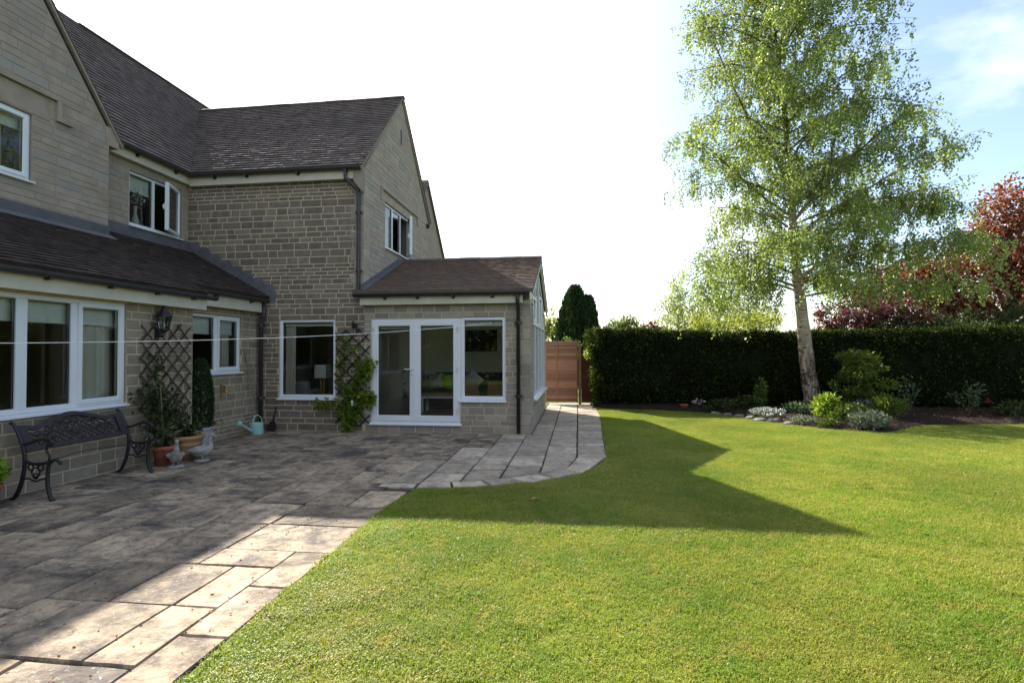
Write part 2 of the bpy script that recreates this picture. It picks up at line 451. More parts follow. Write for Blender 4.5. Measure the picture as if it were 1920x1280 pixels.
class MB:
    def __init__(s):
        s.v, s.f, s.r, s.m = [], [], [], []
        s.mi = 0

    def add(s, vs, fs, r=None):
        o = len(s.v)
        s.v.extend(tuple(v) for v in vs)
        s.f.extend([tuple(i + o for i in f) for f in fs])
        r = random.random() if r is None else r
        s.r.extend([r] * len(fs))
        s.m.extend([s.mi] * len(fs))
        return s

    def hexa(s, c, r=None):                               # 8 corners: 4 back (ccw), 4 front
        return s.add(c, [(0, 1, 2, 3), (7, 6, 5, 4), (0, 4, 5, 1), (1, 5, 6, 2), (2, 6, 7, 3), (3, 7, 4, 0)], r)

    def box(s, x0, x1, y0, y1, z0, z1, fr=WORLD, r=None):
        P = fr.p
        return s.hexa([P(x0, y0, z0), P(x1, y0, z0), P(x1, y0, z1), P(x0, y0, z1),
                       P(x0, y1, z0), P(x1, y1, z0), P(x1, y1, z1), P(x0, y1, z1)], r)

    def prism(s, pts, vec, r=None):
        n = len(pts)
        vec = Vector(vec)
        vs = [Vector(p) for p in pts] + [Vector(p) + vec for p in pts]
        fs = [tuple(range(n)), tuple(range(2 * n - 1, n - 1, -1))] + [(i, (i + 1) % n, n + (i + 1) % n, n + i) for i in range(n)]
        return s.add(vs, fs, r)

    def ring(s, fr, u0, u1, z0, z1, w, n0, n1, lip=.012, drop=.022):
        """picture-frame ring with a bevelled inner lip"""
        P = fr.p
        def rect(a, n): return [P(u0 + a, n, z0 + a), P(u1 - a, n, z0 + a), P(u1 - a, n, z1 - a), P(u0 + a, n, z1 - a)]
        L = [rect(0, n0), rect(0, n1 - .004), rect(.004, n1), rect(w - lip, n1), rect(w, n1 - drop), rect(w, n0)]
        vs = [q for l in L for q in l]
        fs = []
        for k in range(5):
            for i in range(4):
                j = (i + 1) % 4
                fs.append((k * 4 + i, k * 4 + j, k * 4 + 4 + j, k * 4 + 4 + i))
        return s.add(vs, fs)

    def tube(s, pts, rad, n=8, cap=True, r=None):
        pts = [Vector(p) for p in pts]
        if not hasattr(rad, '__len__'): rad = [rad] * len(pts)
        vs, fs = [], []
        ref = None
        for i, p in enumerate(pts):
            t = (pts[min(i + 1, len(pts) - 1)] - pts[max(i - 1, 0)])
            t = t.normalized() if t.length > 1e-9 else Vector((0, 0, 1))
            if ref is None:
                ref = Vector((1, 0, 0)) if abs(t.x) < .8 else Vector((0, 1, 0))
            a = (ref - t * ref.dot(t)).normalized()
            ref = a
            b_ = t.cross(a)
            for k in range(n):
                th = 2 * PI * k / n
                vs.append(p + (a * math.cos(th) + b_ * math.sin(th)) * rad[i])
        for i in range(len(pts) - 1):
            for k in range(n):
                k2 = (k + 1) % n
                fs.append((i * n + k, i * n + k2, (i + 1) * n + k2, (i + 1) * n + k))
        if cap:
            fs.append(tuple(range(n - 1, -1, -1)))
            fs.append(tuple(range((len(pts) - 1) * n, len(pts) * n)))
        return s.add(vs, fs, r)

    def lathe(s, prof, c, n=24, r=None, axis=None):
        """prof: (radius, height)"""
        vs, fs = [], []
        c = Vector(c)
        for rr, h in prof:
            for k in range(n):
                th = 2 * PI * k / n
                vs.append(c + Vector((rr * math.cos(th), rr * math.sin(th), h)))
        for i in range(len(prof) - 1):
            for k in range(n):
                k2 = (k + 1) % n
                fs.append((i * n + k, i * n + k2, (i + 1) * n + k2, (i + 1) * n + k))
        return s.add(vs, fs, r)

    def build(s, name, mat, parent=None, smooth=False, kind=None):
        V = np.array(s.v, dtype=np.float64)
        lo, hi = V.min(0), V.max(0)
        c = (lo + hi) / 2
        if parent is None: c[2] = lo[2]
        me = bpy.data.meshes.new(name)
        me.from_pydata((V - c).tolist(), [], s.f)
        at = me.attributes.new('rnd', 'FLOAT', 'FACE')
        at.data.foreach_set('value', np.array(s.r, dtype=np.float32))
        for mm in (mat if isinstance(mat, (list, tuple)) else [mat]):
            me.materials.append(MATS[mm])
        if isinstance(mat, (list, tuple)):
            me.polygons.foreach_set('material_index', s.m)
        if smooth:
            me.polygons.foreach_set('use_smooth', [True] * len(s.f))
        o = bpy.data.objects.new(name, me)
        o.location = c
        COL.objects.link(o)
        WL[o] = Vector(c)
        adopt(o, parent)
        if kind: o['kind'] = kind
        return o


def quads_obj(name, Q, rv, mat, parent=None, kind=None):
    """Q: (N,4,3) numpy quads, one mesh"""
    n = len(Q)
    V = Q.reshape(-1, 3)
    lo, hi = V.min(0), V.max(0)
    c = (lo + hi) / 2
    if parent is None: c[2] = lo[2]
    me = bpy.data.meshes.new(name)
    me.vertices.add(4 * n)
    me.vertices.foreach_set('co', (V - c).astype(np.float32).ravel())
    me.loops.add(4 * n)
    me.loops.foreach_set('vertex_index', np.arange(4 * n, dtype=np.int32))
    me.polygons.add(n)
    me.polygons.foreach_set('loop_start', np.arange(0, 4 * n, 4, dtype=np.int32))
    me.update(calc_edges=True)
    at = me.attributes.new('rnd', 'FLOAT', 'FACE')
    at.data.foreach_set('value', np.asarray(rv, dtype=np.float32))
    me.materials.append(MATS[mat])
    o = bpy.data.objects.new(name, me)
    o.location = c
    COL.objects.link(o)
    WL[o] = Vector(c)
    adopt(o, parent)
    if kind: o['kind'] = kind
    return o


def unit(a):
    return a / np.maximum(np.linalg.norm(a, axis=-1, keepdims=True), 1e-9)


def leaf_quads(P, D, L, Wd, tilt=None):
    """rhombic leaves at P, axis D, length L, width Wd"""
    n = len(P)
    D = unit(D)
    rv = unit(rng.normal(size=(n, 3)))
    S = unit(np.cross(D, rv))
    Nn = np.cross(D, S)
    L = np.broadcast_to(np.asarray(L, float).reshape(-1, 1), (n, 1))
    Wd = np.broadcast_to(np.asarray(Wd, float).reshape(-1, 1), (n, 1))
    bend = Nn * L * .18
    return np.stack([P, P + D * L * .45 + S * Wd * .5 + bend, P + D * L, P + D * L * .45 - S * Wd * .5 + bend], axis=1)


# ------------------------------------------------------------------ ground
H_ROOT = (-6.4, 9.8, 0)
mb = MB()
mb.add([(-150, -150, -.06), (250, -150, -.06), (250, 350, -.06), (-150, 350, -.06)], [(0, 1, 2, 3)])
tag(mb.build('ground', 'far_field'), kind='structure')

LAWN_EDGE = [(-1.87, -2.0), (-1.88, 1.0), (-1.875, 2.3), (-1.91, 3.1), (-1.895, 3.65), (-1.93, 4.3), (-1.94, 4.8), (-1.915, 5.3), (-1.83, 5.80),
             (-1.55, 5.83), (-1.25, 5.90), (-.9, 6.02), (-.54, 6.20), (-.2, 6.45), (.095, 6.80), (.27, 7.25), (.39, 7.8), (.42, 8.4), (.45, 10), (.53, 12.6), (.49, 14.3)]
BED_EDGE = [(2.0, 14.05), (3.0, 13.55), (3.55, 13.15), (3.85, 12.55), (4.30, 11.75), (4.47, 11.35), (4.87, 10.9), (5.30, 10.62), (5.70, 10.62), (6.15, 10.93), (6.75, 11.5),
            (7.3, 11.72), (8.35, 11.98), (10, 12.05), (14, 12.1), (22, 12.2)]
lawn_poly = LAWN_EDGE + BED_EDGE + [(22, -2)]
mb = MB()
mb.add([(x, y, 0.0) for x, y in lawn_poly], [tuple(range(len(lawn_poly) - 1, -1, -1))])
lawn = tag(mb.build('lawn', 'lawn_base'), kind='structure')
# flower bed soil: a mounded strip between lawn edge and hedge
mb = MB()
def densify(P, d=.16):
    out = []
    for (xa, ya), (xb, yb) in zip(P, P[1:]):
        k_ = max(1, int(math.hypot(xb - xa, yb - ya) / d))
        out += [(xa + (xb - xa) * i / k_, ya + (yb - ya) * i / k_) for i in range(k_)]
    return out + [P[-1]]


front = densify([(.49, 14.3)] + [q for q in BED_EDGE if q[0] < 14.5])
back = [(x, 14.9) for x, y in front]
nb = len(front)
rows = 14
vs = []
for k in range(rows):
    t = k / (rows - 1)
    for (fx, fy), (bx, by) in zip(front, back):
        h = .015 + (.10 * math.sin(min(1, t * 2.2) * PI / 2) + random.uniform(-.03, .03)) * (1 if k else 0)
        vs.append((fx + (bx - fx) * t, fy + (by - fy) * t, h))
mb.add(vs, [(k * nb + i, k * nb + i + 1, (k + 1) * nb + i + 1, (k + 1) * nb + i) for k in range(rows - 1) for i in range(nb - 1)])
tag(mb.build('flower_bed', 'soil'), kind='structure')

# ------------------------------------------------------------------ paving
joint = MB()
joint.add([(x, y, -.018) for x, y in [(-6.6, 0.2), (-1.7, 0.2), (-1.7, 6.0), (.7, 6.0), (.7, 15.9), (-1.0, 15.9), (-1.0, 10.0), (-6.6, 10.0)]], [tuple(range(8))])
patio = tag(joint.build('patio', 'joint'), kind='structure')


def slab_mesh(name, mat, jit):
    """unit slab, top at z=0, worn edges; shared by many slabs"""
    mbm = MB()
    n = 4
    o = .5
    per = []
    for i in range(n): per.append((-o + i / n, -o))
    for i in range(n): per.append((o, -o + i / n))
    for i in range(n): per.append((o - i / n, o))
    for i in range(n): per.append((-o, o - i / n))
    k = len(per)
    a = [(x + random.uniform(-jit, jit) * .6, y + random.uniform(-jit, jit) * .6, 0) for x, y in per]
    lo = [(x * .997, y * .997, -1) for x, y, z in a]
    mid = [(x, y, -.30 + random.uniform(-.06, .06)) for x, y, z in a]
    top = [(x * (1 - .022), y * (1 - .022), random.uniform(-.05, .03)) for x, y, z in a]
    fs = [tuple(range(3 * k - 1, 2 * k - 1, -1))[::-1]]
    for s in range(2):
        for i in range(k):
            j = (i + 1) % k
            fs.append((s * k + i, s * k + j, (s + 1) * k + j, (s + 1) * k + i))
    mbm.add(lo + mid + top, fs, 0)
    me = bpy.data.meshes.new(name)
    me.from_pydata([Vector(v) for v in mbm.v], [], mbm.f)
    me.materials.append(MATS[mat])
    return me


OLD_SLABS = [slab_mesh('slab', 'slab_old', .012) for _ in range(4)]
NEW_SLABS = [slab_mesh('slab', 'slab_new', .014) for _ in range(4)]


def slab(x0, x1, y0, y1, new=False, gap=.006, z=None, gy=None):
    o = bpy.data.objects.new('slab', random.choice(NEW_SLABS if new else OLD_SLABS))
    z = random.uniform(-.004, .003) if z is None else z
    flip = random.random() < .5
    gap *= random.uniform(.7, 1.5)
    o.scale = ((x1 - x0 - 2 * gap), (y1 - y0 - 2 * (gy or gap)), .035)
    o.location = ((x0 + x1) / 2, (y0 + y1) / 2, z)
    o.rotation_euler = (random.uniform(-.003, .003), random.uniform(-.003, .003), PI if flip else 0)
    COL.objects.link(o)
    WL[o] = Vector(o.location)
    adopt(o, patio)
    return o


def poly_slab(pts, mat='slab_new', z=None):
    z = random.uniform(-.003, .003) if z is None else z
    mbp = MB()
    c = Vector((sum(p[0] for p in pts) / len(pts), sum(p[1] for p in pts) / len(pts), 0))
    ins = [tuple((Vector((x, y, 0)) - c) * (1 - .016 / max(.1, (Vector((x, y, 0)) - c).length)) + c)[:2] for x, y in pts]
    k = len(ins)
    top = [((x - c.x) * .975 + c.x, (y - c.y) * .975 + c.y, z) for x, y in ins]
    mid = [(x, y, z - .010) for x, y in ins]
    lo = [(x, y, z - .035) for x, y in ins]
    fs = [tuple(range(2 * k, 3 * k))]
    for s in range(2):
        for i in range(k):
            j = (i + 1) % k
            fs.append((s * k + i, s * k + j, (s + 1) * k + j, (s + 1) * k + i))
    mbp.add(lo + mid + top, fs, random.random())
    return mbp.build('slab', mat, patio)


# old patio: random rectangular laying on a 0.15 m grid, greedy
g = .15
nx, ny = int(round(4.5 / g)), 64
x_base, y_base = -6.39, 0.25
occ = [[False] * ny for _ in range(nx)]
sizes = [(4, 4), (4, 6), (6, 4), (4, 4), (4, 3), (3, 4), (6, 4), (4, 6), (2, 4), (4, 2), (5, 4)]
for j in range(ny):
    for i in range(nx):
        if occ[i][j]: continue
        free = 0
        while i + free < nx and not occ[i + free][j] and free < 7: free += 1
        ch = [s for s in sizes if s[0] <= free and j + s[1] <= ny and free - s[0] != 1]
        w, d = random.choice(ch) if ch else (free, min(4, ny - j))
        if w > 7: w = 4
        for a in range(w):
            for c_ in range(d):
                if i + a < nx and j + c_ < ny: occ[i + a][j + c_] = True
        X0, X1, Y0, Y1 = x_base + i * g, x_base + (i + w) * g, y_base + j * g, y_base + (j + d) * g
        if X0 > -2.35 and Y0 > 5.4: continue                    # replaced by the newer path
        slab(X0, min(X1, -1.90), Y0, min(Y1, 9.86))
# newer path of lighter slabs in columns along the house end
def edge_x(y):                                                  # lawn edge x at y on the path side
    pts = [q for q in LAWN_EDGE if q[0] > -1.9 and q[1] > 5.75]
    for (xa, ya), (xb, yb) in zip(pts, pts[1:]):
        if ya <= y <= yb: return xa + (xb - xa) * (y - ya) / max(1e-6, yb - ya)
    return .5


edge = [(-1.86, 5.80), (-1.25, 5.92), (-.54, 6.22), (.09, 6.82), (.39, 7.8)]
inner = [(-1.88, 6.10), (-1.36, 6.16), (-.80, 6.45), (-.16, 7.02), (-.035, 7.75)]


def inner_y(x):
    for (xa, ya), (xb, yb) in zip(inner, inner[1:]):
        if xa <= x <= xb: return ya + (yb - ya) * (x - xa) / (xb - xa)
    return inner[-1][1] if x > inner[-1][0] else inner[0][1]


cols = [(-2.34, -1.88, 6.02, 9.78), (-1.88, -1.42, 6.12, 9.80), (-1.42, -.97, 6.36, 9.80), (-.97, -.50, 6.63, 9.80), (-.50, -.035, 6.95, 15.45), (-.035, .46, 7.75, 15.45)]
for ci, (c0, c1, ya, yb) in enumerate(cols):
    y = ya
    first = ci > 0
    while y < yb - .05:
        d = random.choice((.45, .6, .6, .46, .75, .32))
        y2 = min(yb, y + d)
        if yb - y2 < .2: y2 = yb
        xr = c1
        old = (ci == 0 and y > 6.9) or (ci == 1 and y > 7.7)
        if ci == 5 and not first:
            poly_slab([(c0 + .007, y + .022), (edge_x(y) - .004, y + .022), (edge_x(y2) - .004, y2 - .022), (c0 + .007, y2 - .022)])
            y = y2
            continue
        if first:                                               # cut to the sweep of the edging
            first = False
            y2 = max(y2, inner_y(c0) + .25, inner_y(c1) + .25)
            kn = [(px, py + .012) for px, py in inner if c0 + .02 < px < c1 - .02]
            poly_slab([(c0 + .006, inner_y(c0 + .006) + .012)] + kn + [(c1 - .006, inner_y(c1 - .006) + .012), (xr - .006, y2 - .006), (c0 + .006, y2 - .006)])
            y = y2
            continue
        o = slab(c0, xr, y, y2, new=not old, gap=.008, gy=.024)
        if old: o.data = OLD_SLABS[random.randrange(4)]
        y = y2
yy = 9.85
while yy < 15.4:                                                # narrow cut strip against the extension end wall
    y2 = min(15.45, yy + random.choice((.5, .6, .75)))
    slab(-.885, -.50, yy, y2, new=True, gap=.008, gy=.024)
    yy = y2
slab(-.885, .02, 15.46, 15.8, new=True); slab(.02, .55, 15.46, 15.8, new=True)
# curved edging of cut flags
def lerp2(P, t):
    s = t * (len(P) - 1); k = min(int(s), len(P) - 2); f = s - k
    return (P[k][0] * (1 - f) + P[k + 1][0] * f, P[k][1] * (1 - f) + P[k + 1][1] * f)
ts = [0, .17, .33, .47, .6, .73, .86, 1]
for a, b_ in zip(ts, ts[1:]):
    m_ = (a + b_) / 2
    skew = random.uniform(-.02, .02)
    poly_slab([lerp2(edge, a), lerp2(edge, m_), lerp2(edge, b_), lerp2(inner, min(1, b_ + .0)), lerp2(inner, m_), lerp2(inner, a)])
poly_slab([(-2.33, 5.82), (-1.88, 5.80), (-1.89, 6.01), (-2.33, 6.01)])
# ------------------------------------------------------------------ house
house = root('house', H_ROOT, 'two-storey pale stone house with brown tiled roofs, white windows and a low garden-room wing', 'house')
YF, XA, XB, XG, XW, XE, XX = 9.8, -6.1, -6.4, -7.6, -7.98, -4.19, -.90
F_FAC = Fr((0, YF, 0), (1, 0, 0), (0, -1, 0))
F_FRO = Fr((XA, 0, 0), (0, 1, 0), (1, 0, 0))
F_SET = Fr((XB, 0, 0), (0, 1, 0), (1, 0, 0))
F_GAB = Fr((XG, 0, 0), (0, 1, 0), (1, 0, 0))
F_UPW = Fr((XW, 0, 0), (0, 1, 0), (1, 0, 0))
F_WG = Fr((XE, 0, 0), (0, 1, 0), (1, 0, 0))
F_EXG = Fr((XX, 0, 0), (0, 1, 0), (1, 0, 0))

OP_FAC = [(-5.97, -4.77, .61, 2.21), (-4.04, -2.245, .145, 2.205), (-2.245, -1.37, .60, 2.22)]
OP_FRO = [(2.2, 6.38, .845, 2.215)]
OP_SET = [(7.75, 9.22, 1.165, 2.22)]
OP_GAB = [(4.3, 6.36, 3.93, 4.90)]
OP_UPW = [(8.36, 9.60, 3.83, 4.84)]
OP_WG = [(10.93, 12.66, 3.82, 4.85)]
OP_EXG = [(10.45, 14.05, .57, 2.50)]


def wall_rect(mb, fr, u0, u1, z0, z1, ops, th=.28):
    us = sorted({u0, u1, *[max(u0, min(u1, o[k])) for o in ops for k in (0, 1)]})
    zs = sorted({z0, z1, *[max(z0, min(z1, o[k])) for o in ops for k in (2, 3)]})
    for a, b_ in zip(us, us[1:]):
        run = None
        for c, d in zip(zs, zs[1:]):
            mu, mz = (a + b_) / 2, (c + d) / 2
            hole = any(o[0] < mu < o[1] and o[2] < mz < o[3] for o in ops)
            if hole:
                if run: mb.box(a, b_, -th, 0, run[0], run[1], fr); run = None
            else:
                run = [run[0] if run else c, d]
        if run: mb.box(a, b_, -th, 0, run[0], run[1], fr)


def poly_wall(mb, fr, pts, th=.28):
    mb.prism([fr.p(u, 0, z) for u, z in pts], -fr.N * th)


# -- walls (mortar bed and core)
w = MB(); wall_rect(w, F_FAC, XW, XE, -.05, 5.0, OP_FAC); w.build('wall', 'mortar_old', house)
w = MB(); wall_rect(w, F_FAC, XE + .001, XX - .002, -.05, 2.46, OP_FAC); w.build('wall', 'mortar_new', house)
w = MB(); wall_rect(w, F_FRO, 1.0, 7.60, -.05, 2.34, OP_FRO)
w.box(-8.0, XA - .28, 7.32, 7.60, -.05, 2.34); w.build('wall', 'mortar_front', house)
w = MB(); wall_rect(w, F_SET, 7.60, YF - .002, -.05, 2.46, OP_SET); w.build('wall', 'mortar_front', house)
AP_G = (5.05, 5.02 + 1.35 * 2.70)                               # apex of left gable (off the frame)
w = MB(); wall_rect(w, F_GAB, 2.35, 7.57, 2.6, 4.96, OP_GAB)
poly_wall(w, F_GAB, [(2.35, 4.96), (7.57, 4.96), (7.62, 5.10), (AP_G[0], AP_G[1] - .12), (2.40, 5.10)])
w.box(-8.4, XG - .28, 7.29, 7.57, 2.6, 5.0); w.build('wall', 'mortar_buff', house)
w = MB(); wall_rect(w, F_UPW, 7.4, YF - .002, 2.6, 5.06, OP_UPW); w.build('wall', 'mortar_buff', house)
w = MB(); wall_rect(w, F_WG, YF + .281, 14.15, -.05, 5.0, OP_WG)
poly_wall(w, F_WG, [(YF, 5.0), (14.15, 5.0), (14.26, 5.14), (12.0, 7.62), (9.74, 5.14)]); w.build('wall', 'mortar_buff', house)
w = MB(); wall_rect(w, F_EXG, YF + .281, 14.2, -.05, 2.50, OP_EXG); w.build('wall', 'mortar_new', house)
# rear and party walls that close the volume
for bx in ((XE + .002, XX - .281, 13.92, 14.198, -.05, 2.5), (-12.1, XE - .281, 13.87, 14.148, -.05, 5.0), (-12.1, -11.82, 1.0, 13.86, -.05, 5.0),
           (-11.8, XG - .3, 1.0, 1.28, -.05, 5.0), (-11.8, -6.4, 7.65, 7.75, -.05, 2.42), (-11.8, XW - .29, 7.62, 7.74, 2.62, 4.95)):
    w = MB(); w.box(*bx); w.build('wall', 'int_cream', house)
# floors and ceilings inside
for bx in ((-11.8, XA - .29, 1.3, 7.3, .02, .10), (-11.8, XB - .29, 7.76, 9.5, .02, .10), (XW + .3, XX - .29, YF + .29, 13.9, .04, .12)):
    w = MB(); w.box(*bx); w.build('floor', 'int_floor', house)
for bx in ((-11.8, XA - .1, 1.3, 7.31, 2.345, 2.42), (-11.8, XB - .1, 7.61, 9.79, 2.465, 2.55), (XW + .3, XE - .001, YF + .29, 13.86, 2.42, 2.60), (-11.8, XW - .29, 1.3, 13.86, 4.99, 5.04),
           (-11.8, XW - .29, 7.75, 9.78, 3.45, 3.55), (-11.8, XG - .29, 1.3, 7.28, 3.45, 3.55), (XW - .28, XE - .29, YF + .29, 13.86, 5.0, 5.05)):
    w = MB(); w.box(*bx); w.build('ceiling', 'ceiling_white', house)
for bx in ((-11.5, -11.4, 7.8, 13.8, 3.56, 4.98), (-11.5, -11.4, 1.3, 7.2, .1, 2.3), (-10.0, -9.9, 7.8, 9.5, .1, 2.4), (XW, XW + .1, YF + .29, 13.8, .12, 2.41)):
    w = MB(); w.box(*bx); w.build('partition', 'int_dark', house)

# -- individual stones
STONES = []


def subtract(rect, ops):
    out = [rect]
    for o in ops:
        nxt = []
        for (a, b_, c, d) in out:
            if b_ <= o[0] or a >= o[1] or d <= o[2] or c >= o[3]:
                nxt.append((a, b_, c, d)); continue
            if a < o[0]: nxt.append((a, o[0], c, d))
            if b_ > o[1]: nxt.append((o[1], b_, c, d))
            lo, hi = max(a, o[0]), min(b_, o[1])
            if c < o[2]: nxt.append((lo, hi, c, o[2]))
            if d > o[3]: nxt.append((lo, hi, o[3], d))
        out = nxt
    return [r for r in out if r[1] - r[0] > .03 and r[3] - r[2] > .022]


def stonework(fr, u0, u1, z0, z1, ops, style, heights=(.075, .105, .105, .145), lens=(.17, .40), joint=.018, proud=.006, prof=None, avoid=()):
    z = z0
    while z < z1 - .02:
        h = random.choice(heights)
        if z1 - z - h < .05: h = z1 - z
        za, zb = z + joint / 2, z + h - joint / 2
        a0, a1 = (u0, u1) if prof is None else prof(zb)
        b0, b1 = (u0, u1) if prof is None else prof(za)
        u = u0 + random.uniform(-.3, 0)
        while u < u1:
            L = random.uniform(*lens) * (1.15 if h > .12 else 1)
            ua, ub = u + joint / 2, u + L - joint / 2
            u += L
            ua, ub = max(ua, b0), min(ub, b1)
            if ub - ua < .035: continue
            if prof and (ua < a0 or ub > a1):
                ta, tb = max(ua, a0), min(ub, a1)
                if tb - ta > .01:
                    STONES.append((fr, [(ua, za), (ub, za), (tb, zb), (ta, zb)], style, proud * random.uniform(.6, 1.3), False))
                continue
            for r in subtract((ua, ub, za, zb), list(ops) + list(avoid)):
                STONES.append((fr, [(r[0], r[2]), (r[1], r[2]), (r[1], r[3]), (r[0], r[3])], style, proud * random.uniform(.6, 1.3), True))
        z += h


def quoins(fr, ua, ub, z0, z1, style, side, hts=(.15, .22, .29)):
    """corner blocks of varying length; returns their rectangles so the walling keeps clear"""
    z = z0; out = []
    k = 0
    while z < z1 - .03:
        h = random.choice(hts)
        if z1 - z - h < .1: h = z1 - z
        L = (ub - ua) * (1.0 if k % 2 else random.uniform(.62, .8)); k += 1
        r = (ub - L, ub, z, z + h) if side > 0 else (ua, ua + L, z, z + h)
        out.append(r)
        STONES.append((fr, [(r[0] + .004, r[2] + .005), (r[1] - .001, r[2] + .005), (r[1] - .001, r[3] - .005), (r[0] + .004, r[3] - .005)], style, .012, True))
        z += h
    return out


q1 = quoins(F_FAC, XE - .27, XE - .001, 2.62, 4.98, 'stone_new', 1)
stonework(F_FAC, XW + .004, XE, 2.3, 4.98, OP_FAC, 'stone_old', avoid=q1)
stonework(F_FAC, XB + .004, XE + .02, .0, 2.3, OP_FAC, 'stone_old')
q2 = quoins(F_FAC, XX - .20, XX, .0, 2.46, 'stone_new', 1)
stonework(F_FAC, XE + .02, XX, .0, 2.46, OP_FAC, 'stone_new', avoid=q2)
stonework(F_FRO, 3.2, 7.60, .0, 2.24, OP_FRO, 'stone_front', heights=(.105, .125, .145))
stonework(F_SET, 7.60, YF - .012, .0, 2.36, OP_SET, 'stone_front', heights=(.075, .105, .145, .145))
LB = (6.80, 6.86, 5.0, 5.3)
prof_g = lambda z: (4.0, 7.57) if z < 4.97 else (4.0, min(7.60, 7.60 - (z - 5.06) / 1.35))
stonework(F_GAB, 4.6, 7.57, 3.38, 7.6, OP_GAB + [(4.0, 6.62, 4.90, 5.24)], 'stone_gable', heights=(.085, .105, .105, .145), lens=(.25, .6), joint=.010, proud=.006, prof=prof_g)
STONES.append((F_GAB, [(4.2, 4.905), (6.60, 4.905), (6.60, 5.235), (4.2, 5.235)], 'stone_gable', .010, True))
stonework(F_UPW, 7.57, YF - .012, 3.6, 4.98, OP_UPW, 'stone_gable', heights=(.105, .145), lens=(.22, .5), joint=.010, proud=.006)
prof_w = lambda z: (9.8, 14.15) if z < 5.05 else (9.72 + (z - 5.05) / 1.10, 14.28 - (z - 5.05) / 1.10)
stonework(F_WG, 9.80, 14.15, 2.55, 7.55, OP_WG + [(10.78, 12.9, 4.85, 5.03)], 'stone_buff', heights=(.085, .105, .105, .145), lens=(.22, .5), joint=.010, proud=.006, prof=prof_w)
STONES.append((F_WG, [(10.80, 4.856), (12.88, 4.856), (12.88, 5.025), (10.80, 5.025)], 'stone_buff', .010, True))
stonework(F_EXG, 9.80, 14.2, .0, .57, [], 'stone_new')
stonework(F_EXG, 9.80, 10.45, .57, 2.45, [], 'stone_new', heights=(.145, .22), lens=(.3, .5))
stonework(F_EXG, 14.05, 14.2, .57, 2.45, [], 'stone_new', lens=(.3, .5))

STY = ['stone_old', 'stone_new', 'stone_buff', 'stone_gable', 'stone_front']


def chamfer_block(pts, fr, n, ch=.006, mb=None, r=None):
    cu = sum(p[0] for p in pts) / 4; cz = sum(p[1] for p in pts) / 4
    back = [fr.p(u, -.004, z) for u, z in pts]
    mid = [fr.p(u, n - ch * .6, z) for u, z in pts]
    top = []
    for u, z in pts:
        du, dz = u - cu, z - cz
        top.append(fr.p(u - math.copysign(min(ch, abs(du)), du), n + random.uniform(-.0015, .0015), z - math.copysign(min(ch, abs(dz)), dz)))
    fs = [(8, 9, 10, 11)]
    for s in range(2):
        for i in range(4):
            fs.append((s * 4 + i, s * 4 + (i + 1) % 4, (s + 1) * 4 + (i + 1) % 4, (s + 1) * 4 + i))
    mb.add(back + mid + top, fs, r)


def pix_area(fr, pts):
    q = []
    for u, z in pts:
        d = fr.p(u, 0, z) - EYE
        f = d.dot(FW)
        if f < .5: return 0
        q.append((960 + CAM_F * d.dot(RT) / f, 640 - CAM_F * d.dot(UP) / f))
    if not any(0 < x < 1920 and 0 < y < 1280 for x, y in q): return 0
    return abs(sum(q[i][0] * q[(i + 1) % 4][1] - q[(i + 1) % 4][0] * q[i][1] for i in range(4))) / 2


ranked = sorted((s for s in STONES if s[4]), key=lambda s: -pix_area(s[0], s[1]))
single = set(id(s) for s in ranked[:290])
UNIT = {}


def unit_stone(style):
    if style not in UNIT:
        UNIT[style] = []
        for _ in range(3):
            m_ = MB()
            j = lambda: random.uniform(-.012, .012)
            j2 = lambda: random.uniform(-.03, .03)
            out = [(-.5 + abs(j()) * .5, -.5 + abs(j2()) * .5), (.5 - abs(j()) * .5, -.5 + abs(j2()) * .5), (.5 - abs(j()) * .5, .5 - abs(j2()) * .5), (-.5 + abs(j()) * .5, .5 - abs(j2()) * .5)]
            back = [(u, 0, z) for u, z in out]; mid = [(u, -.55, z) for u, z in out]
            top = [(u * .962, -1 + random.uniform(-.1, .1), z * .90) for u, z in out]
            fs = [(8, 9, 10, 11)]
            for s in range(2):
                for i in range(4): fs.append((s * 4 + i, s * 4 + (i + 1) % 4, (s + 1) * 4 + (i + 1) % 4, (s + 1) * 4 + i))
            me = bpy.data.meshes.new('stone')
            me.from_pydata(back + mid + top, [], fs)
            me.materials.append(MATS[style])
            UNIT[style].append(me)
    return random.choice(UNIT[style])


mb = MB()
for s in STONES:
    fr, pts, style, proud, rect = s
    if id(s) in single:
        (u0, z0), (u1, z1) = pts[0], pts[2]
        o = bpy.data.objects.new('stone', unit_stone(style))
        o.location = fr.p((u0 + u1) / 2, -.003, (z0 + z1) / 2)
        o.rotation_euler = (0, 0, 0 if abs(fr.N.y) > .5 else PI / 2)
        o.scale = (u1 - u0, proud + .003, z1 - z0)
        COL.objects.link(o); WL[o] = Vector(o.location); adopt(o, house)
    else:
        mb.mi = STY.index(style)
        chamfer_block(pts, fr, proud, .006, mb)
mb.build('stonework', STY, house, kind='stuff')

# -- stone dressings: hood moulds, kneelers, verge copings, slit vent
m = MB()
m.box(4.2, 6.74, .0, .055, 5.245, 5.305, F_GAB); m.box(6.68, 6.74, .0, .055, 5.02, 5.244, F_GAB); m.box(6.68, 6.92, .0, .055, 4.955, 5.018, F_GAB)
m.build('hood_mould', 'stone_gable', house)
m = MB()
m.box(10.66, 13.23, .0, .045, 5.07, 5.115, F_WG); m.box(10.66, 10.71, .0, .045, 4.82, 5.068, F_WG); m.box(13.18, 13.23, .0, .045, 4.84, 5.068, F_WG)
m.build('hood_mould', 'stone_buff', house)
m = MB(); m.box(11.94, 12.0, .001, .012, 6.5, 6.86, F_WG); m.build('slit_vent', 'seal_black', house)
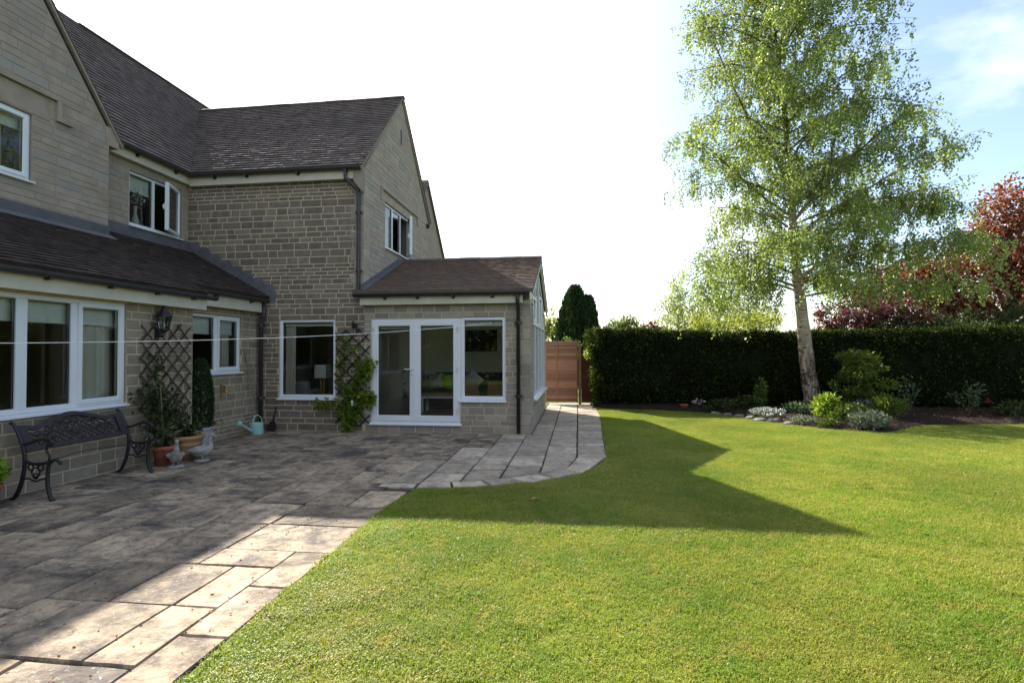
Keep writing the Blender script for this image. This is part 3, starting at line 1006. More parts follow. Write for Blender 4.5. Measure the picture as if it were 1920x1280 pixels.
# kneelers
m = MB(); m.prism([F_FAC.p(u, .14, z) for u, z in ((XE - .16, 4.92), (XE + .012, 4.70), (XE + .012, 5.20), (XE - .16, 5.20))], (0, .15, 0)); m.build('kneeler', 'stone_new', house)
m = MB(); m.prism([F_GAB.p(u, .012, z) for u, z in ((7.50, 4.94), (7.74, 4.94), (7.75, 5.06), (7.62, 5.24), (7.50, 5.24))], (-.36, 0, 0)); m.build('kneeler', 'stone_gable', house)
m = MB(); m.prism([F_WG.p(u, .013, z) for u, z in ((14.1, 4.80), (14.16, 4.80), (14.34, 5.02), (14.30, 5.16), (14.1, 5.16))], (-.3, 0, 0)); m.build('kneeler', 'stone_buff', house)


# -- roofs
def tiles(mb, E, A, Bv, L, S, gauge=.100, tw=.168, keep=None, jz=.0025, t=.026):
    E, A, Bv = Vector(E), Vector(A).normalized(), Vector(Bv).normalized()
    Nn = A.cross(Bv)
    if Nn.z < 0: Nn = -Nn
    rows = int(math.ceil(S / gauge)); n = int(math.ceil(L / tw))
    for i in range(rows):
        off = (-.5 * tw if i % 2 else 0) + random.uniform(-.01, .01)
        wob = random.uniform(-.002, .002)
        for k in range(n + 1):
            a0 = max(0, off + k * tw + .0015); a1 = min(L, off + (k + 1) * tw - .0015)
            if a1 - a0 < .02: continue
            s0 = i * gauge + wob + random.uniform(-.0025, .0025); s1 = min(S + .01, s0 + gauge * 1.2)
            if keep and not keep((a0 + a1) / 2, (s0 + s1) / 2): continue
            h0 = t + .004 + random.uniform(-jz, jz); h1 = .003
            tl = random.uniform(-.002, .002)
            P = lambda a, s_, h: E + A * a + Bv * s_ + Nn * h
            mb.add([P(a0, s0, h0 + tl), P(a1, s0, h0 - tl), P(a1, s1, h1), P(a0, s1, h1), P(a0, s0 + .002, h0 - t + tl), P(a1, s0 + .002, h0 - t - tl)],
                   [(0, 1, 2, 3), (4, 5, 1, 0), (0, 3, 4), (1, 5, 2)])


def deck(mb, pts, th=.04):
    pts = [Vector(p) for p in pts]
    nrm_ = (pts[1] - pts[0]).cross(pts[2] - pts[0]).normalized()
    if nrm_.z < 0: nrm_ = -nrm_
    mb.prism([p - nrm_ * .001 for p in pts], -nrm_ * th)


# main range: eaves along +Y at x=-7.84, ridge at x=-10
EX, EZ, RX, RZ = -7.80, 5.20, -9.75, 8.04
B_main = Vector((RX - EX, 0, RZ - EZ)); S_main = B_main.length
m = MB(); deck(m, [(EX, 1.0, EZ), (EX, 13.6, EZ), (RX, 13.6, RZ), (RX, 1.0, RZ)])
deck(m, [(2 * RX - EX, 1.0, EZ), (2 * RX - EX, 13.6, EZ), (RX, 13.6, RZ - .002), (RX, 1.0, RZ - .002)])
m.prism([(EX, 13.45, EZ - .1), (2 * RX - EX, 13.45, EZ - .1), (RX, 13.45, RZ - .08)], (0, .1, 0))
main_roof = m.build('main_roof', 'tile_main', house)
m = MB(); tiles(m, (EX, 6.3, EZ), (0, 1, 0), B_main, 7.3, S_main)
m.build('roof_tiles', 'tile_main', main_roof, kind='stuff')
# wing: front slope eaves y=9.66, ridge y=12.0 z=7.66
WE, WZ, WR, WRZ = 9.61, 5.19, 12.0, 7.67
B_w = Vector((0, WR - WE, WRZ - WZ)); S_w = B_w.length
m = MB(); deck(m, [(-9.9, WE, WZ), (-4.2, WE, WZ), (-4.2, WR, WRZ), (-9.9, WR, WRZ)])
deck(m, [(-9.9, 2 * WR - WE, WZ), (-4.2, 2 * WR - WE, WZ), (-4.2, WR, WRZ - .002), (-9.9, WR, WRZ - .002)])
wing_roof = m.build('wing_roof', 'tile_main', house)
m = MB(); tiles(m, (-9.6, WE, WZ), (1, 0, 0), B_w, 5.465, S_w)
tiles(m, (-5.2, 2 * WR - WE, WZ), (1, 0, 0), Vector((0, -(WR - WE), WRZ - WZ)), 1.065, S_w)
m.build('roof_tiles', 'tile_main', wing_roof, kind='stuff')
# left gable roof
gs = Vector((0, AP_G[0] - 7.80, AP_G[1] + .06 - 5.02))
m = MB()
for sgn in (1, -1):
    e = AP_G[0] + sgn * 2.75
    deck(m, [(XG - .01, e, 5.02), (-10.6, e, 5.02), (-10.6, AP_G[0], AP_G[1] + .02 - (0 if sgn > 0 else .002)), (XG - .01, AP_G[0], AP_G[1] + .02 - (0 if sgn > 0 else .002))], .035)
gable_roof = m.build('gable_roof', 'tile_main', house)
m = MB(); tiles(m, (XG + .045, AP_G[0] + 2.75, 5.02), (-1, 0, 0), gs, 1.6, gs.length)
m.build('roof_tiles', 'tile_main', gable_roof, kind='stuff')
for (x0_, x1_, y0_, z0_, y1_, z1_) in ((XG - .008, XG + .036, AP_G[0] + 2.75, 5.02, AP_G[0], AP_G[1] + .02), (-4.198, -4.152, WE + .02, WZ, WR, WRZ), (-4.198, -4.152, 2 * WR - WE - .02, WZ, WR, WRZ - .003)):
    m = MB(); m.prism([Vector((x0_, y0_, z0_ - .055)), Vector((x0_, y0_, z0_ + .004)), Vector((x0_, y1_, z1_ + .004)), Vector((x0_, y1_, z1_ - .055))], (x1_ - x0_, 0, 0)); m.build('verge_mortar', 'mortar_buff', house)
# lean-to: one pitch, eaves stepping back
LT = lambda x: 2.50 + .55 * (-5.88 - x)
Bl = Vector((-1, 0, .55)).normalized()
m = MB()
deck(m, [(-5.88, 1.2, LT(-5.88)), (-5.88, 7.66, LT(-5.88)), (-7.99, 7.66, LT(-7.99)), (-7.99, 1.2, LT(-7.99))], .05)
deck(m, [(-6.17, 7.662, LT(-6.17)), (-6.17, YF - .003, LT(-6.17)), (-7.99, YF - .003, LT(-7.99)), (-7.99, 7.662, LT(-7.99))], .05)
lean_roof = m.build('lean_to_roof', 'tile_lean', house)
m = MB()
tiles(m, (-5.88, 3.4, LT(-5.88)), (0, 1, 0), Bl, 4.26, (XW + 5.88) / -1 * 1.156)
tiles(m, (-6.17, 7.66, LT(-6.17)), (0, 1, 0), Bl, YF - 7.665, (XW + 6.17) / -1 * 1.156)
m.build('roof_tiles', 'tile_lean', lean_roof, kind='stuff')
# garden room: ridge along x at y=12, z=3.74
GE, GZ, GR, GRZ = 9.56, 2.70, 12.0, 3.72
B_e = Vector((0, GR - GE, GRZ - GZ))
m = MB(); deck(m, [(XE - .12, GE, GZ), (-.83, GE, GZ), (-.83, GR, GRZ), (XE - .12, GR, GRZ)], .07)
deck(m, [(XE + .005, 2 * GR - GE, GZ), (-.83, 2 * GR - GE, GZ), (-.83, GR, GRZ - .002), (XE + .005, GR, GRZ - .002)], .07)
ext_roof = m.build('garden_room_roof', 'tile_ext', house)
m = MB(); tiles(m, (XE + .0, GE, GZ), (1, 0, 0), B_e, -.825 - XE, B_e.length, gauge=.116, jz=.0008, t=.030)
tiles(m, (XE - .13, GE, GZ), (1, 0, 0), B_e, .125, .22)
m.build('roof_tiles', 'tile_ext', ext_roof, kind='stuff')


def ridge(p0, p1, seg, parent, mat, r=.085, drop=.05):
    p0, p1 = Vector(p0), Vector(p1)
    L = (p1 - p0).length; d = (p1 - p0) / L
    side = Vector((-d.y, d.x, 0))
    n = int(L / seg)
    for i in range(n):
        a, b_ = p0 + d * (i * L / n + .004), p0 + d * ((i + 1) * L / n - .004)
        m = MB()
        arc = [(math.cos(t) * r * 1.25, math.sin(t) * r * .8 - drop) for t in np.linspace(0, PI, 7)]
        arc2 = [(x * .8, z - .014) for x, z in arc]
        dz = random.uniform(-.004, .004)
        loop = arc + arc2[::-1]
        vs = [a + side * x + Vector((0, 0, z + dz)) for x, z in loop] + [b_ + side * x + Vector((0, 0, z + dz + random.uniform(-.002, .002))) for x, z in loop]
        k = len(loop)
        fs = [(j, (j + 1) % k, k + (j + 1) % k, k + j) for j in range(k)] + [tuple(range(k)), tuple(range(2 * k - 1, k - 1, -1))]
        m.add(vs, fs, random.random()); m.build('ridge_tile', mat, parent)


ridge((-4.19, GR, GRZ + .03), (-.825, GR, GRZ + .03), .46, ext_roof, 'ridge_mat', .085)
ridge((-9.5, WR, WRZ + .02), (-4.12, WR, WRZ + .02), .45, wing_roof, 'tile_main', .065, .045)
ridge((RX, 9.0, RZ + .02), (RX, 13.5, RZ + .02), .45, main_roof, 'tile_main', .065, .045)
# rear cross gable glimpsed behind the wing
m = MB()
poly_wall(m, Fr((-4.62, 0, 0), (0, 1, 0), (1, 0, 0)), [(13.0, 0), (18.0, 0), (18.0, 4.35), (15.55, 6.78), (13.0, 4.2)], .3)
m.build('wall', 'stone_gable', house)
m = MB(); deck(m, [(-4.56, 18.15, 4.18), (-9.5, 18.15, 4.18), (-9.5, 15.55, 6.83), (-4.56, 15.55, 6.83)], .08)
deck(m, [(-4.56, 12.95, 4.18), (-9.5, 12.95, 4.18), (-9.5, 15.55, 6.828), (-4.56, 15.55, 6.828)], .08)
rear_roof = m.build('rear_roof', 'tile_main', house)
m = MB(); tiles(m, (-5.8, 12.95, 4.18), (1, 0, 0), Vector((0, 2.6, 2.65)), 1.24, 3.71); m.build('roof_tiles', 'tile_main', rear_roof, kind='stuff')

# -- fascias, soffits, gutters, pipes
m = MB(); m.box(3.0, 7.72, .13, .15, 2.238, 2.43, F_FRO); m.box(7.70, 7.72, -.1, .129, 2.238, 2.40, F_FRO)
m.box(3.0, 7.699, .012, .129, 2.245, 2.262, F_FRO); m.build('fascia', 'fascia_cream', house)
m = MB(); m.box(7.72, YF - .012, .13, .15, 2.350, 2.58, F_SET); m.box(7.62, YF - .012, .012, .129, 2.357, 2.375, F_SET); m.build('fascia', 'fascia_cream', house)
m = MB(); m.box(7.60, YF - .012, .09, .11, 4.985, 5.20, F_UPW); m.box(7.6, YF - .012, .012, .089, 4.99, 5.005, F_UPW)
m.build('fascia', 'fascia_cream', house)
m = MB(); m.box(XW + .112, XE - .17, .10, .12, 4.955, 5.19, F_FAC); m.box(XW + .112, XE - .17, .012, .099, 4.96, 4.975, F_FAC); m.build('fascia', 'fascia_cream', house)
m = MB(); m.box(XE - .02, XX - .13, .12, .14, 2.465, 2.66, F_FAC); m.box(XE - .02, XX - .13, .012, .119, 2.47, 2.485, F_FAC); m.build('fascia', 'fascia_cream', house)
for sgn in (1, -1):
    e = GR + sgn * (GR - GE + .02)
    v = Vector((0, (GR - e), GRZ - GZ))
    pts = [Vector((-.885, e, GZ - .19)), Vector((-.885, e, GZ - .045)), Vector((-.885, GR, GRZ - .045)), Vector((-.885, GR, GRZ - .19))]
    m = MB(); m.prism(pts, (.04, 0, 0)); m.build('bargeboard', 'fascia_cream', house)
def gutter(fr, u0, u1, n, z, r=.058, mat='gutter_black', brackets=()):
    prof = [(r * math.cos(t), r * math.sin(t)) for t in np.linspace(-PI, 0, 9)]
    prof = [(-r, .004)] + prof + [(r, .008), (r - .008, .008), (r - .008, 0)]
    prof += [((r - .008) * math.cos(t), (r - .008) * math.sin(t)) for t in np.linspace(0, -PI, 9)]
    m = MB()
    k = len(prof)
    vs = [fr.p(u0, n + a, z + c) for a, c in prof] + [fr.p(u1, n + a, z + c) for a, c in prof]
    m.add(vs, [(i, (i + 1) % k, k + (i + 1) % k, k + i) for i in range(k)] + [tuple(range(k)), tuple(range(2 * k - 1, k - 1, -1))])
    g_ = m.build('gutter', mat, house)
    for u in brackets:
        m = MB(); m.box(u - .022, u + .022, n - r - .012, n + r * .55, z - r - .02, z - r * .35, fr); m.box(u - .03, u + .03, n - r - .02, n - r + .004, z - r - .045, z - .02, fr)
        m.build('gutter_bracket', mat, g_)
    return g_


gutter(F_FRO, 2.5, 7.86, .205, 2.455, .060, 'gutter_brown', (5.15, 5.95, 6.7, 7.4))
gutter(F_SET, 7.70, YF - .03, .205, 2.60, .058, 'gutter_brown', (8.3, 9.3))
gutter(F_UPW, 7.75, YF - .11, .180, 5.175, .055, 'gutter_brown', (8.4, 9.3))
gutter(F_FAC, XW + .16, XE + .02, .187, 5.165, .055, 'gutter_brown', (-7.3, -6.6, -5.5, -4.5))
gutter(F_FAC, XE - .12, XX + .06, .205, 2.665, .058, 'gutter_black', (-3.7, -3.05, -2.35, -1.6))


def pipe(pts, r, mat, collars=()):
    m = MB(); m.tube(pts, r, 12); o = m.build('downpipe', mat, house, smooth=True)
    for c in collars:
        m = MB(); m.tube([Vector(c) + Vector((0, 0, -.03)), Vector(c) + Vector((0, 0, .03))], r * 1.22, 12)
        m.box(c[0] - r * 2.1, c[0] + r * 2.1, c[1] + r * .3, c[1] + r * 1.1, c[2] - .012, c[2] + .012); m.build('pipe_collar', mat, o)
    return o


pipe([(XE - .30, YF - .187, 5.13), (XE - .30, YF - .187, 4.95), (XE - .10, YF - .06, 4.74), (XE - .085, YF - .06, 4.68), (XE - .085, YF - .06, 2.80), (XE - .07, YF - .07, 2.74), (XE + .16, YF - .09, 2.725)], .036, 'gutter_brown',
     [(XE - .085, YF - .06, 4.30), (XE - .085, YF - .06, 3.15)])
pipe([(XX - .22, YF - .205, 2.63), (XX - .22, YF - .16, 2.45), (XX - .22, YF - .075, 2.38), (XX - .22, YF - .075, .02)], .037, 'gutter_black', [(XX - .22, YF - .075, 2.1), (XX - .22, YF - .075, .72)])
pipe([(-6.22, YF - .12, 2.56), (-6.22, YF - .11, 2.25), (-6.30, YF - .09, 2.15), (-6.30, YF - .09, 0.0)], .040, 'gutter_brown', [(-6.30, YF - .09, 2.1), (-6.30, YF - .09, .65)])

# -- lead flashings
m = MB()
zf = LT(XG) + .02
m.prism([F_GAB.p(1.5, .016, zf - .02), F_GAB.p(7.58, .016, zf - .02), F_GAB.p(7.58, .016, zf + .15), F_GAB.p(1.5, .016, zf + .15)], (-.012, 0, 0))
m.prism([(XG + .02, 1.5, LT(XG + .02) + .035), (XG + .02, 7.60, LT(XG + .02) + .035), (XG + .16, 7.60, LT(XG + .16) + .030), (XG + .16, 1.5, LT(XG + .16) + .030)], (0, 0, .006))
m.build('flashing', 'lead', house)
m = MB()
zf = LT(XW) + .03
m.prism([F_UPW.p(7.575, .016, zf - .04), F_UPW.p(YF - .02, .016, zf - .04), F_UPW.p(YF - .02, .016, zf + .15), F_UPW.p(7.575, .016, zf + .15)], (-.012, 0, 0))
m.prism([(XW + .02, 7.58, LT(XW + .02) + .035), (XW + .02, YF - .02, LT(XW + .02) + .035), (XW + .15, YF - .02, LT(XW + .15) + .030), (XW + .15, 7.58, LT(XW + .15) + .030)], (0, 0, .006))
m.build('flashing', 'lead', house)
k = 8
for i in range(k):
    u0 = XW + .03 + (-6.10 - XW) * i / k; u1 = XW + .03 + (-6.10 - XW) * (i + 1) / k
    zt = LT(u0) + .19
    m = MB(); m.prism([F_FAC.p(u0, .014 + .003 * (i % 2), LT(u0) - .02), F_FAC.p(u1 + .03, .014 + .003 * (i % 2), LT(u1 + .03) - .02), F_FAC.p(u1 + .03, .014 + .003 * (i % 2), max(LT(u1 + .03) + .01, zt - .14)), F_FAC.p(u1 - .03, .014 + .003 * (i % 2), zt), F_FAC.p(u0 - .02, .014 + .003 * (i % 2), zt)], (0, .006, 0))
    m.build('flashing_step', 'lead', house)
m = MB()
sl_ = (GRZ - GZ) / (GR - GE)
m.prism([F_WG.p(u, .016, GZ + sl_ * (u - GE) + d) for u, d in ((9.70, -.03), (12.0, -.03), (12.0, .12), (9.70, .12))], (-.012, 0, 0))
m.prism([(XE + .015, 9.62, GZ + sl_ * (9.62 - GE) + .035), (XE + .12, 9.62, GZ + sl_ * (9.62 - GE) + .03), (XE + .12, 12.0, GRZ + .03), (XE + .015, 12.0, GRZ + .035)], (0, 0, .006))
m.build('flashing', 'lead', house)
# ------------------------------------------------------------------ windows and doors
def pane(fr, u0, u1, z0, z1, n, parent):
    m = MB(); m.add([fr.p(u0, n, z0), fr.p(u1, n, z0), fr.p(u1, n, z1), fr.p(u0, n, z1)], [(0, 1, 2, 3)])
    o = m.build('pane', 'glass', parent)
    return o


def seal(m, fr, u0, u1, z0, z1, n, w=.006):
    m.box(u0, u1, n - .002, n + .003, z0, z0 + w, fr); m.box(u0, u1, n - .002, n + .003, z1 - w, z1, fr)
    m.box(u0, u0 + w, n - .002, n + .003, z0 + w, z1 - w, fr); m.box(u1 - w, u1, n - .002, n + .003, z0 + w, z1 - w, fr)


def sash(fr, u0, u1, z0, z1, n, parent, w=.062, name='sash'):
    """moving light: proud ring, black gasket, pane"""
    m = MB(); m.ring(fr, u0, u1, z0, z1, w, n - .04, n + .022, .014, .024)
    s = m.build(name, 'upvc', parent)
    return s


def window(fr, u0, u1, z0, z1, lights, n=-.03, fw=.052, sillw=.06, sill=True, bar=.052, hdrop=.038, sill_over=.02):
    """lights: list of (ua, ub, 'fixed'|'sash'|'open')"""
    fz0 = z0 + (hdrop if sill else 0)
    m = MB(); m.ring(fr, u0, u1, fz0, z1, fw, n - .05, n, .012, .02)
    for (a, b_, k), (c, d, k2) in zip(lights, lights[1:]):
        m.box(b_, c, n - .05, n - .003, fz0 + fw - .006, z1 - fw + .006, fr)
    f = m.build('window', 'upvc', house)
    if sill:
        m = MB(); m.prism([fr.p(u0 - sill_over, a, c) for a, c in ((n - .05, z0), (.055, z0 - .004), (.055, z0 + .016), (n - .006, z0 + hdrop - .002), (n - .05, z0 + hdrop - .002))], fr.U * (u1 - u0 + 2 * sill_over))
        m.build('sill', 'upvc', f)
    g_ = MB()
    for a, b_, k in lights:
        za, zb = fz0 + fw, z1 - fw
        if k == 'fixed':
            pane(fr, a, b_, za, zb, n - .028, f); seal(g_, fr, a, b_, za, zb, n - .025)
        elif k == 'sash':
            s = sash(fr, a - .022, b_ + .022, za - .022, zb + .022, n, f)
            pane(fr, a + .03, b_ - .03, za + .03, zb - .03, n - .004, f); seal(g_, fr, a + .036, b_ - .036, za + .036, zb - .036, n - .001)
        elif k.startswith('open'):
            ang = math.radians(float(k[4:]))
            h = fr.p(b_ + .02, n + .012, 0)
            f2 = Fr(h, fr.U * math.cos(ang) - fr.N * math.sin(ang), fr.N * math.cos(ang) + fr.U * math.sin(ang))
            wdt = b_ - a + .044
            s = sash(f2, -wdt, 0, za - .022, zb + .022, 0, f)
            pane(f2, -wdt + .05, -.05, za + .03, zb - .03, -.004, f)
            m = MB(); m.box(-wdt + .02, -wdt + .045, -.075, -.04, (za + zb) / 2 - .06, (za + zb) / 2 + .05, f2)
            m.box(-wdt + .02, -wdt + .12, -.09, -.075, (za + zb) / 2 - .012, (za + zb) / 2 + .012, f2)
            m.build('handle', 'upvc', f)
    if g_.v: g_.build('gasket', 'seal_black', f)
    return f


# ground floor, left: wide window over the bench
window(F_FRO, 2.2, 6.365, .845, 2.215, [(2.3, 3.30, 'fixed'), (3.42, 3.98, 'sash'), (4.14, 4.985, 'fixed'), (5.105, 5.61, 'fixed'), (5.715, 6.295, 'sash')], n=-.02, fw=.060)
window(F_SET, 7.75, 9.225, 1.165, 2.22, [(7.81, 8.51, 'fixed'), (8.61, 9.165, 'sash')], n=-.02)
window(F_FAC, -5.965, -4.775, .612, 2.21, [(-5.905, -4.835, 'fixed')], n=-.025, fw=.062)
window(F_FAC, -2.24, -1.372, .598, 2.218, [(-2.168, -1.432, 'fixed')], n=-.025, fw=.068)
window(F_GAB, 4.3, 6.355, 3.93, 4.895, [(4.36, 5.02, 'sash'), (5.08, 5.62, 'fixed'), (5.68, 6.295, 'sash')], n=-.03)
window(F_UPW, 8.365, 9.595, 3.83, 4.835, [(8.415, 8.905, 'fixed'), (8.965, 9.545, 'open22')], n=-.03, fw=.048)
window(F_WG, 10.935, 12.655, 3.82, 4.845, [(10.985, 11.44, 'fixed'), (11.505, 11.99, 'fixed'), (12.05, 12.60, 'open24')], n=-.03, fw=.05)

# french doors
m = MB(); m.ring(F_FAC, -4.04, -2.245, .175, 2.205, .055, -.085, -.02, .01, .02)
fd = m.build('french_door', 'upvc', house)
m = MB(); m.prism([F_FAC.p(-4.06, a, c) for a, c in ((-.085, .145), (.06, .140), (.06, .158), (-.02, .190), (-.085, .190))], F_FAC.U * 1.84)
m.build('sill', 'upvc', fd)
for a, b_ in ((-4.0, -3.150), (-3.146, -2.285)):
    s = sash(F_FAC, a, b_, .215, 2.165, -.02, fd, w=.112, name='door_leaf')
    gm = MB(); seal(gm, F_FAC, a + .113, b_ - .113, .328, 2.052, -.022); gm.build('gasket', 'seal_black', fd)
    pane(F_FAC, a + .105, b_ - .105, .32, 2.06, -.024, fd)
m = MB(); m.box(-3.168, -3.128, .0, .012, .215, 2.165, F_FAC); m.build('meeting_stile', 'upvc', fd)
for z in (.42, 1.20, 1.98):
    for u, sg in ((-3.985, 1), (-2.30, -1)):
        m = MB(); m.tube([F_FAC.p(u, .012, z - .05), F_FAC.p(u, .012, z + .05)], .011, 8); m.box(u - .028, u + .028, .002, .012, z + .018, z + .055, F_FAC)
        m.box(u - .004, u + .032 * sg if sg > 0 else u + .004, .0, .010, z - .05, z + .02, F_FAC) if sg > 0 else m.box(u - .032, u + .004, .0, .010, z - .05, z + .02, F_FAC)
        m.build('hinge', 'hinge_grey', fd)
m = MB(); m.box(-3.222, -3.190, .002, .014, .96, 1.26, F_FAC); m.tube([F_FAC.p(-3.206, .01, 1.22), F_FAC.p(-3.206, .058, 1.22), F_FAC.p(-3.226, .062, 1.22), F_FAC.p(-3.345, .058, 1.222)], .010, 8)
m.build('handle', 'upvc', fd)
m = MB(); m.lathe([(.008, -.011), (.008, .011)], F_FAC.p(-3.206, .014, 1.105), 10); m.build('keyhole', 'seal_black', fd)

# glazed gable of the garden room
ZT = lambda u: 3.50 - .4527 * abs(u - 12.0)                     # underside of the verge
ms_ = [10.45, 11.35, 12.25, 13.15, 14.05]
m = MB()
for i, u in enumerate(ms_):
    wv = .03
    uu = min(max(u, 10.45 + wv), 14.05 - wv)
    zt = ZT(uu) - .04
    m.box(uu - wv, uu + wv, -.07, -.012, .62, zt, F_EXG)
m.box(10.511, 14.019, -.068, -.014, .621, .68, F_EXG)
m.box(10.511, 14.019, -.068, -.010, 2.11, 2.19, F_EXG)
for ua, ub in ((10.45, 12.0), (12.0, 14.05)):
    pts = [F_EXG.p(ua, -.068, ZT(ua) - .10), F_EXG.p(ub, -.068, ZT(ub) - .10), F_EXG.p(ub, -.068, ZT(ub)), F_EXG.p(ua, -.068, ZT(ua))]
    m.prism(pts, F_EXG.N * (.055 + (.001 if ua > 11 else 0)))
gw = m.build('glazed_gable', 'upvc', house)
m = MB(); m.prism([F_EXG.p(10.43, a, c) for a, c in ((-.07, .572), (.075, .566), (.075, .590), (-.012, .619), (-.07, .619))], F_EXG.U * 3.64); m.build('sill', 'upvc', gw)
for a, b_ in zip(ms_, ms_[1:]):
    a2, b2 = a + .03, b_ - .03
    pane(F_EXG, a2, b2, .68, 2.11, -.04, gw)
    top = [(a2, ZT(a2) - .10), (b2, ZT(b2) - .10)]
    pts = [F_EXG.p(a2, -.04, 2.19), F_EXG.p(b2, -.04, 2.19), F_EXG.p(b2, -.04, ZT(b2) - .10)] + ([F_EXG.p(12.0, -.04, ZT(12.0) - .10)] if a2 < 12 < b2 else []) + [F_EXG.p(a2, -.04, ZT(a2) - .10)]
    m = MB(); m.add(pts, [tuple(range(len(pts)))]); m.build('pane', 'glass', gw)
    if a in (10.45, 12.25):
        s = sash(F_EXG, a + .02, b_ - .02, 2.18, min(ZT(a), ZT(b_)) - .12, -.02, gw, w=.05)
# masonry triangles either side of the apex glazing
for pts in ([(9.80, 2.46), (10.45, 2.46), (10.45, ZT(10.45)), (9.80, 2.53)], [(14.05, 2.46), (14.2, 2.46), (14.2, 2.53), (14.05, ZT(14.05))]):
    m = MB(); poly_wall(m, F_EXG, pts, .2); m.build('wall', 'mortar_new', house)

# small fittings on the walls
m = MB(); m.box(14.04, 14.12, .0, .03, 5.08, 5.14, F_WG); m.box(14.03, 14.12, .03, .10, 5.0, 5.10, F_WG)
tag(m.build('sensor_light', 'plastic_black'), 'small black sensor light fixed high on the far corner of the gable wall', 'sensor light')

# ------------------------------------------------------------------ curtains, blinds, things seen through the glass
def drape(fr, u0, u1, z0, z1, n, amp=.022, waves=6):
    k = 48
    m = MB()
    vs = []
    for j, z in enumerate((z1, (z0 + z1) / 2, z0)):
        for i in range(k + 1):
            t = i / k
            vs.append(fr.p(u0 + (u1 - u0) * t, n + amp * (math.sin(t * waves * 2 * PI + j * .25) + .4 * math.sin(t * waves * 4.3 * PI + 1)) * (1 + .25 * j), z))
    m.add(vs, [(j * (k + 1) + i, j * (k + 1) + i + 1, (j + 1) * (k + 1) + i + 1, (j + 1) * (k + 1) + i) for j in range(2) for i in range(k)], .5)
    return m.build('curtain', 'curtain_cloth', None, smooth=True)


def blind(fr, u0, u1, z0, z1, n):
    m = MB(); m.box(u0, u1, n - .004, n, z0, z1 - .05, fr); m.box(u0, u1, n - .008, n + .006, z0 - .022, z0 - .001, fr); m.tube([fr.p(u0, n - .01, z1 - .03), fr.p(u1, n - .01, z1 - .03)], .022, 10)
    return m.build('roller_blind', 'blind_cloth')


GB = 'roller blinds behind the ground floor windows'
tag(blind(F_FRO, 4.10, 5.04, 1.93, 2.2, -.13), 'pale roller blind part lowered in the leftmost light above the bench', 'blind', GB)
tag(blind(F_FRO, 5.06, 5.66, 1.93, 2.2, -.13), 'pale roller blind part lowered in the middle light above the bench', 'blind', GB)
tag(blind(F_FRO, 5.68, 6.33, 1.93, 2.2, -.13), 'pale roller blind above the gathered curtain, in the window over the bench', 'blind', GB)
tag(blind(F_SET, 7.79, 8.54, 1.90, 2.2, -.13), 'pale roller blind in the wider left light of the recessed two-light window', 'blind', GB)
tag(blind(F_SET, 8.57, 9.14, 1.90, 2.2, -.13), 'pale roller blind in the narrow right light of the recessed two-light window', 'blind', GB)
tag(blind(F_FAC, -5.90, -4.82, 2.10, 2.19, -.13), 'white rolled blind along the top of the square window left of the trellis', 'blind', GB)
tag(blind(F_FAC, -3.90, -3.25, 2.03, 2.10, -.11), 'white rolled blind along the top of the left french door', 'blind', GB)
tag(blind(F_FAC, -3.04, -2.38, 2.03, 2.10, -.11), 'white rolled blind along the top of the right french door', 'blind', GB)
tag(blind(F_FAC, -2.18, -1.42, 2.07, 2.15, -.11), 'white rolled blind along the top of the tall side light beside the doors', 'blind', GB)
tag(drape(F_FRO, 5.80, 6.34, .86, 1.98, -.19), 'gathered cream curtain at the right end of the window above the bench', 'curtain', 'curtains')
tag(drape(F_GAB, 5.55, 6.10, 3.9, 4.75, -.18), 'pale gathered curtain in the upstairs gable window', 'curtain', 'curtains')
tag(drape(F_SET, 8.86, 9.12, 1.18, 1.95, -.17, .016, 4), 'narrow pale curtain in the recessed two-light window', 'curtain', 'curtains')
tag(drape(F_FAC, -5.90, -5.70, .62, 2.12, -.16, .014, 4), 'narrow cream curtain at the left edge of the square window', 'curtain', 'curtains')
tag(blind(F_GAB, 4.4, 6.3, 4.68, 4.88, -.14), 'pale blind at the top of the upstairs gable window', 'blind')
tag(blind(F_UPW, 8.40, 8.92, 4.52, 4.82, -.12), 'pale blind at the top of the upstairs window with the open casement', 'blind')

# vase of flowers upstairs
v = root('flower_vase', (XW - .16, 8.66, 3.831), 'white vase of pale flowers standing inside the upstairs window', 'vase')
m = MB(); m.lathe([(.05, 0), (.075, .05), (.07, .16), (.028, .30), (.03, .40), (.042, .44)], (XW - .16, 8.66, 3.831), 18); m.build('vessel', 'ceramic_white', v, True)
P = np.array([XW - .16, 8.66, 4.42]) + rng.normal(size=(90, 3)) * [.07, .09, .09]
quads_obj('blossom', leaf_quads(P, rng.normal(size=(90, 3)), .06, .04), rng.random(90), 'petal_white', v)

# garden room furniture
ZF = .12
t = root('sofa', (-2.9, 13.35, ZF), 'dark grey sofa against the back wall inside the garden room', 'sofa')
def soft(name, x0, x1, y0, y1, z0, z1, mat, par, bev=.05):
    bm_ = MB(); bm_.box(x0, x1, y0, y1, z0, z1)
    o = bm_.build(name, mat, par)
    bv = o.modifiers.new('b', 'BEVEL'); bv.width = bev; bv.segments = 3
    return o
soft('base', -3.95, -1.45, 12.95, 13.80, ZF + .06, ZF + .32, 'sofa_grey', t)
soft('seat', -3.80, -2.72, 12.92, 13.55, ZF + .325, ZF + .46, 'sofa_grey', t); soft('seat', -2.70, -1.62, 12.92, 13.55, ZF + .325, ZF + .46, 'sofa_grey', t)
soft('backrest', -3.80, -1.62, 13.56, 13.82, ZF + .325, ZF + .88, 'sofa_grey', t)
soft('arm', -4.02, -3.82, 12.93, 13.82, ZF + .2, ZF + .66, 'sofa_grey', t); soft('arm', -1.60, -1.40, 12.93, 13.82, ZF + .2, ZF + .66, 'sofa_grey', t)


